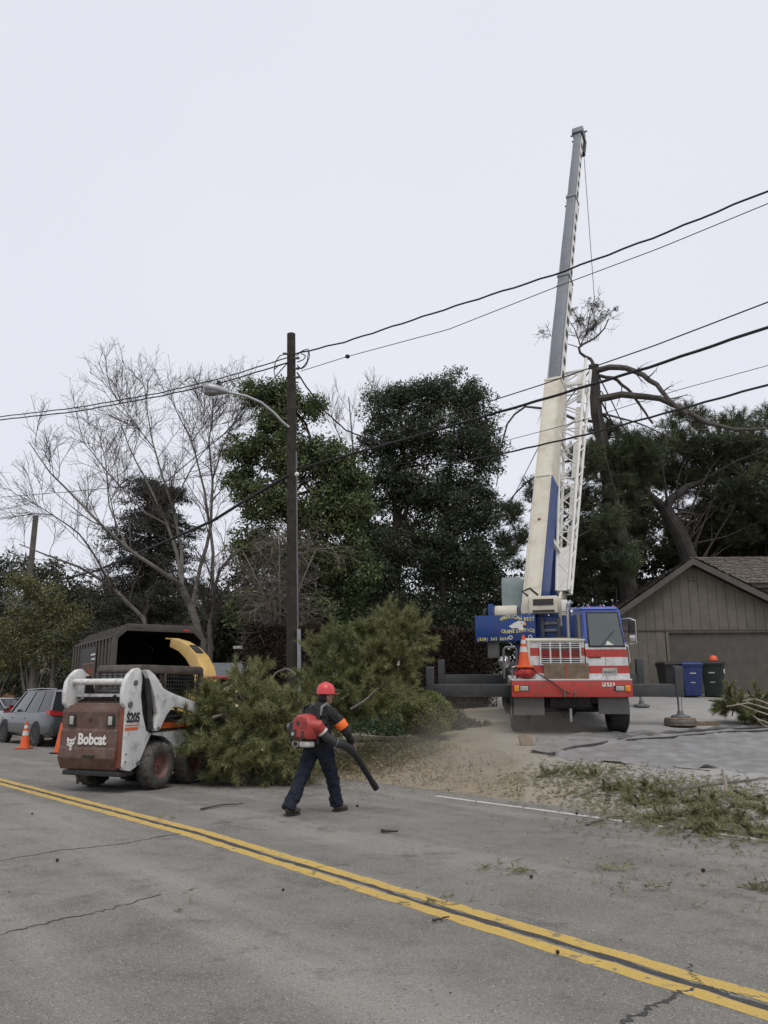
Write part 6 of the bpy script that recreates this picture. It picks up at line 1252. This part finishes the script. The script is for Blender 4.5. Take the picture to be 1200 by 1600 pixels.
# pale peeled branches sticking out of that heap
PN = ['topmost but one', 'middle one', 'second lowest', 'topmost', 'lowest']
for i, pts in enumerate(([(1215, 1112), (1170, 1098), (1135, 1104)], [(1215, 1122), (1175, 1108), (1150, 1098)], [(1215, 1135), (1185, 1124), (1168, 1112)], [(1215, 1105), (1180, 1092), (1160, 1095)], [(1215, 1142), (1195, 1135), (1183, 1124)])):
    q = P(pts, pr_[1] - .35); q[:, 2] = np.maximum(q[:, 2], gz(q[:, 0], q[:, 1]) + .06); tag(B().tube(resample(q, 8), [.022 - .0018*k for k in range(8)], 6).build('peeled_branch', mat('peeled_wood', (.34, .30, .24), .8, var=.2), smooth=True), 'pale peeled branch in the right-hand brush heap, ' + PN[i] + ' of five', 'branch', 'peeled branches in the right heap')
for nm, px in (('brush_stem', (455, 1148, 418, 1130)),): pass
q = P([(418, 1068), (432, 1050), (450, 1044), (462, 1055)], 16.6); tag(B().tube(resample(q, 10), .02, 6).build('bent_branch', M_BARKG, smooth=True), 'pale bent branch arching out of the brush beside the pole', 'branch')
q = P([(548, 1108), (570, 1095), (590, 1075)], 16.6); tag(B().tube(resample(q, 6), [.03, .028, .025, .02, .016, .01], 6).build('cut_limb', M_BARKG, smooth=True), 'short cut limb leaning on the far brush heap', 'branch')
def gp(px, py): p = ground_hit(px, py); return (p[0], p[1], p[2] + .05)
brush('pine_boughs', 'torn pine boughs lying flat along the right road edge', [(gp(*q), (.48, .34, .02)) for q in ((860, 1214), (905, 1220), (960, 1236), (1000, 1240), (1040, 1250), (1085, 1262), (1125, 1275), (1170, 1288), (1060, 1285), (1120, 1302), (1185, 1308), (1150, 1252), (990, 1262), (1195, 1270))], 44, .40, (1040, 1255), m=M_SPRIG, K=10, needle=.09, up=.0, cat='boughs', cuts=0)
# ---- fallen litter: needles strewn over road edge and driveway
def litter(name, label, pts, n, m, sig=.28, needle=.12, K=9, hgt=.03):
    C = []
    for q in pts:
        p = ground_hit(q[0], q[1]); k = int(n*(q[2] if len(q) > 2 else 1)); s_ = sig*(q[3] if len(q) > 3 else 1); xy = p[:2] + rng.normal(size=(k, 2))*np.array([s_*1.4, s_]); C.append(np.c_[xy, np.maximum(.014, gz(xy[:, 0], xy[:, 1]) + .035) + rng.exponential(hgt, k)])
    C = np.concatenate(C); A_ = rng.normal(size=C.shape)*np.array([1, 1, .35]) + np.array([0, 0, .1]); V = tufts(C, A_, K, needle, .006, .6); V[..., 2] = np.maximum(V[..., 2], .012)
    return tag(np_mesh(name, V, 3, m), label, 'litter', kind='stuff')
litter('pine_litter', 'torn green pine sprigs strewn along the right road edge', [(830, 1226, .5), (850, 1210, .5), (890, 1202, .5), (940, 1206, .5), (890, 1216), (930, 1222), (965, 1238, 1.6), (1000, 1242, 1.6), (1040, 1248, 1.4), (1080, 1258, 1.6), (1120, 1272, 1.8), (1165, 1285, 1.8), (1000, 1268, .8), (1050, 1285, 1.2), (1110, 1300, 1.2), (1180, 1305, 1.4), (1150, 1250, .8), (1195, 1240, .6), (1020, 1290, .5), (1080, 1225, .5), (1150, 1228, .4), (920, 1245, .6), (1195, 1320, .6), (1020, 1215, .3)], 165, M_SPRIG, .38, .075, 12, .02)
litter('pine_litter', 'small loose green sprigs dropped on the open asphalt', [(770, 1362, .5, .3), (816, 1366, .7, .3), (960, 1360, .8, .6), (1012, 1390, .8, .7), (690, 1418, .5, .5), (255, 1282, .3, .3), (1198, 1395, 2, .4), (1040, 1306, .5, .5), (1120, 1420, .2, .5), (300, 1420, .15, .6)], 22, M_SPRIG, .20, .09, 10, .02)
litter('needle_litter', 'brown dry needles scattered over dirt and road edge', [(640, 1225), (700, 1230), (760, 1228), (820, 1232), (880, 1250), (600, 1228), (700, 1190, .5), (780, 1190, .4), (960, 1280, .8), (1060, 1330, .8), (960, 1370, .6), (1100, 1380, .6), (850, 1300, .4), (450, 1240, .4), (550, 1245, .6), (330, 1235, .4)], 85, M_DRY, .42, .05, 5, .006)
fl = rng.uniform(0, 1, (2600, 2)); s_ = -2 + fl[:, 0]*22; t_ = rng.uniform(.3, 10, 2600); keep = rng.uniform(0, 1, 2600) < np.clip(.16 + (t_/10)**3, 0, 1)
C = np.stack([DV[0]*s_ + NV[0]*t_, DV[1]*s_ + NV[1]*t_, np.full(2600, .018)], 1)[keep]; V = leaves(C, .028, .016); V[..., 2] = .012 + np.abs(V[..., 2] - .018)*.4
tag(np_mesh('leaf_litter', V, 4, leafmat('litter_flake', (.03, .025, .018), (.16, .13, .08), 3.)), 'tiny bark and leaf flakes sprinkled over the asphalt', 'litter', kind='stuff')
tc_ = [(882, 1250), (903, 1274), (1102, 1364), (975, 1287), (1134, 1232), (440, 1398), (871, 1497), (560, 1262), (808, 1240), (1062, 1265), (945, 1255), (48, 1275), (90, 1349), (1120, 1300), (700, 1238), (829, 1377)]
cone0 = None
CN = ['just above the white edge line, left of its gap', 'sitting on the white edge line', 'alone on the asphalt at right below the strewn sprigs', 'by the grey stick at the white line', 'at the foot of the pale upright stub', 'on the near lane below the walking person', 'touching the lower yellow line', 'on the asphalt right behind the walking person', 'on tan dirt above the white line start', 'among the sprigs right of the long grey branch', 'in the sprigs by the pale forked stick', 'near the left edge, behind the yellow lines', 'near the left edge beside the upper crack', 'at the lower rim of the strewn sprigs at right', 'on the dirt rim left of the white line', 'with a small sprig between the yellow and white lines']
for i, q in enumerate(tc_):
    p = ground_hit(*q); z = max(.012, float(gz(p[0], p[1])) + .035)
    if cone0 is None:
        b = B()
        for j in range(7):
            r = .032*math.sin(math.pi*(j+1.2)/9); b.lathe([(r*.55, j*.010), (r, j*.010 + .006), (r*.55, j*.010 + .011)], (0, 0, 0), (0, 0, 1), 9)
        cone0 = b.build('pine_cone', mat('pine_cone_brown', (.045, .035, .027), .9, var=.3, scale=30)); o = cone0
    else: o = cone0.copy(); COL.objects.link(o)
    o.location = (p[0], p[1], z + .012); o.rotation_euler = (R_(80 + 15*random.random()), 0, random.uniform(0, 6.28)); k = random.uniform(.34, .6); o.scale = (k, k, k)
    tag(o, 'small dark pine cone ' + CN[i], 'pine cone', 'fallen pine cones')
tw = [([(310, 1268), (345, 1261), (380, 1259)], 'dark twig on the asphalt between skid steer and walking person', .014), ([(598, 1304), (622, 1303)], 'short dark stick alone on the asphalt right of the person', .022), ([(895, 1252), (930, 1240), (948, 1230), (962, 1228)], 'pale forked stick in the sprigs near the white line', .02), ([(915, 1292), (950, 1280), (985, 1278)], 'grey stick crossing the white edge line', .02), ([(1015, 1284), (1048, 1276)], 'dark stick beside the gap in the white line', .022), ([(1070, 1312), (1087, 1298)], 'small pale split stick by the end of the white line', .018), ([(1065, 1240), (1110, 1232), (1200, 1222)], 'long grey branch lying before the kerb', .03), ([(675, 1445), (700, 1440)], 'tiny dark twig beside the yellow line', .010), ([(1160, 1268), (1200, 1262)], 'pale branch piece half buried in sprigs at right edge', .02), ([(905, 1185), (960, 1196), (1050, 1203), (1110, 1208)], 'long dark branch along the front edge of the tarp', .012)]
for pts, lb, r in tw:
    q = [ground_hit(*a) + np.array([0, 0, .03]) for a in pts]; q = resample(np.array(q), 10) + rng.normal(size=(10, 3))*.012*np.array([1, 1, .3]); q[:, 2] = np.maximum(np.maximum(.012, gz(q[:, 0], q[:, 1]) + .03) + r*.9, q[:, 2])
    tag(B().tube(q, [r*(1 - .06*k) for k in range(10)], 6).build('fallen_stick', M_BARKG if 'pale' in lb or 'grey' in lb else M_BARKD, smooth=True), lb, 'stick')
p = ground_hit(1134, 1242); tag(B().tube([Vector(p), Vector(p) + Vector((.01, 0, .18)), Vector(p) + Vector((-.02, 0, .36))], [.03, .027, .022], 8).build('upright_stub', mat('peeled_wood', (.3, .27, .2)), smooth=True), 'pale upright branch stub by the kerb', 'branch')
# ---- far buildings on the left
HS = thing('house', 'low dark-walled house with grey roof glimpsed behind the chipper', 'house', tuple(at(362, 1078, 33.)[:2].tolist()) + (.3,)); x_ = 2.6
B().box(-1.6, 1.4, 0, 4, 0, 1.9).build('wall', mat('dark_fence_wall', (.035, .036, .038), .8), HS)
B().loft([[(-1.9, -.3, 1.9), (1.6, -.3, 1.9), (1.6, 4.3, 1.9), (-1.9, 4.3, 1.9)], [(-1.4, 1.4, 2.6), (.6, 1.4, 2.6), (.6, 2.6, 2.6), (-1.4, 2.6, 2.6)]]).build('roof', mat('grey_shingle', (.17, .18, .19), .9, var=.15), HS)
lp = at(372, 1012, 32); o = thing('lamp_box', 'small white eave lamp above the grey roof left of the hedge', 'lamp', tuple(lp.tolist())); B().box(-.18, .18, -.1, .1, -.05, .06).build('hood', M_LTR, o, .02); B().beam((0, 0, -.06), (0, 0, -(lp[2]-.4)), .05, .05).build('post', M_BLACK, o)
H2 = thing('house', 'small peach-walled house at the far left edge behind the trees', 'house', tuple(at(-14, 1090, 48.)[:2].tolist()) + (0.,)); B().box(-2, .5, 0, 4, 0, 3.2).build('wall', mat('peach_stucco', (.40, .22, .12), .9), H2)
for k in range(3): B().box(-1.6 + k*.75, -1.2 + k*.75, -.05, .02, 1.3, 2.4).build('window', M_GLASS, H2)
B().loft([[(-2.5, -.5, 3.2), (1, -.5, 3.2), (1, 4.5, 3.2), (-2.5, 4.5, 3.2)], [(-1.5, 2, 4.2), (0, 2, 4.2), (0, 2.2, 4.2), (-1.5, 2.2, 4.2)]]).build('roof', M_SHAKE, H2)
p = at(76, 1084, 34.); o = thing('utility_cabinet', 'grey upright utility cabinet beside the pale trunk at left', 'cabinet', (float(p[0]), 34., float(gz(p[0], 34)))); B().box(-.2, .2, -.15, .15, 0, 1.45).build('cabinet', M_GREY, o, .02); B().box(-.17, .17, -.156, -.151, .1, 1.35).build('door', M_OUT, o)

# ---- dust stirred up by the blower: thin, even, closed clouds hanging low before the truck
dm = bpy.data.materials.new('dust'); dm.use_nodes = True; dn = dm.node_tree.nodes; dn.clear(); do = dn.new('ShaderNodeOutputMaterial'); dv = dn.new('ShaderNodeVolumePrincipled')
dv.inputs['Color'].default_value = (.80, .74, .64, 1); dv.inputs['Density'].default_value = .04; dm.node_tree.links.new(dv.outputs[0], do.inputs['Volume'])
for c_, r_ in (((2.4, 15.4, .7), (1.9, 1.3, .7)), ((1.3, 14.4, .45), (1.6, 1.2, .55)), ((1.7, 16.4, .8), (1.3, 1.4, .8))):
    d_ = B().ell((0, 0, 0), r_, 24, 14).build('dust_cloud', dm, smooth=True); d_.location = c_; tag(d_, 'thin tan dust hanging over the dirt before the crane truck', 'dust', 'drifting dust', 'stuff')

# concrete edging slabs beside the planting bed
for a, c2, lb in (((552, 1156), (592, 1160), 'left one of two low concrete edging slabs behind the walking person'), ((598, 1160), (642, 1163), 'right one of two low concrete edging slabs behind the walking person')):
    A_, C2_ = ground_hit(*a), ground_hit(*c2); o = tag(B().beam(Vector(A_) + Vector((0, 0, .07)), Vector(C2_) + Vector((0, 0, .07)), .22, .15).build('edging_slab', M_CONC, None, .015), lb, 'slab', 'edging slabs')
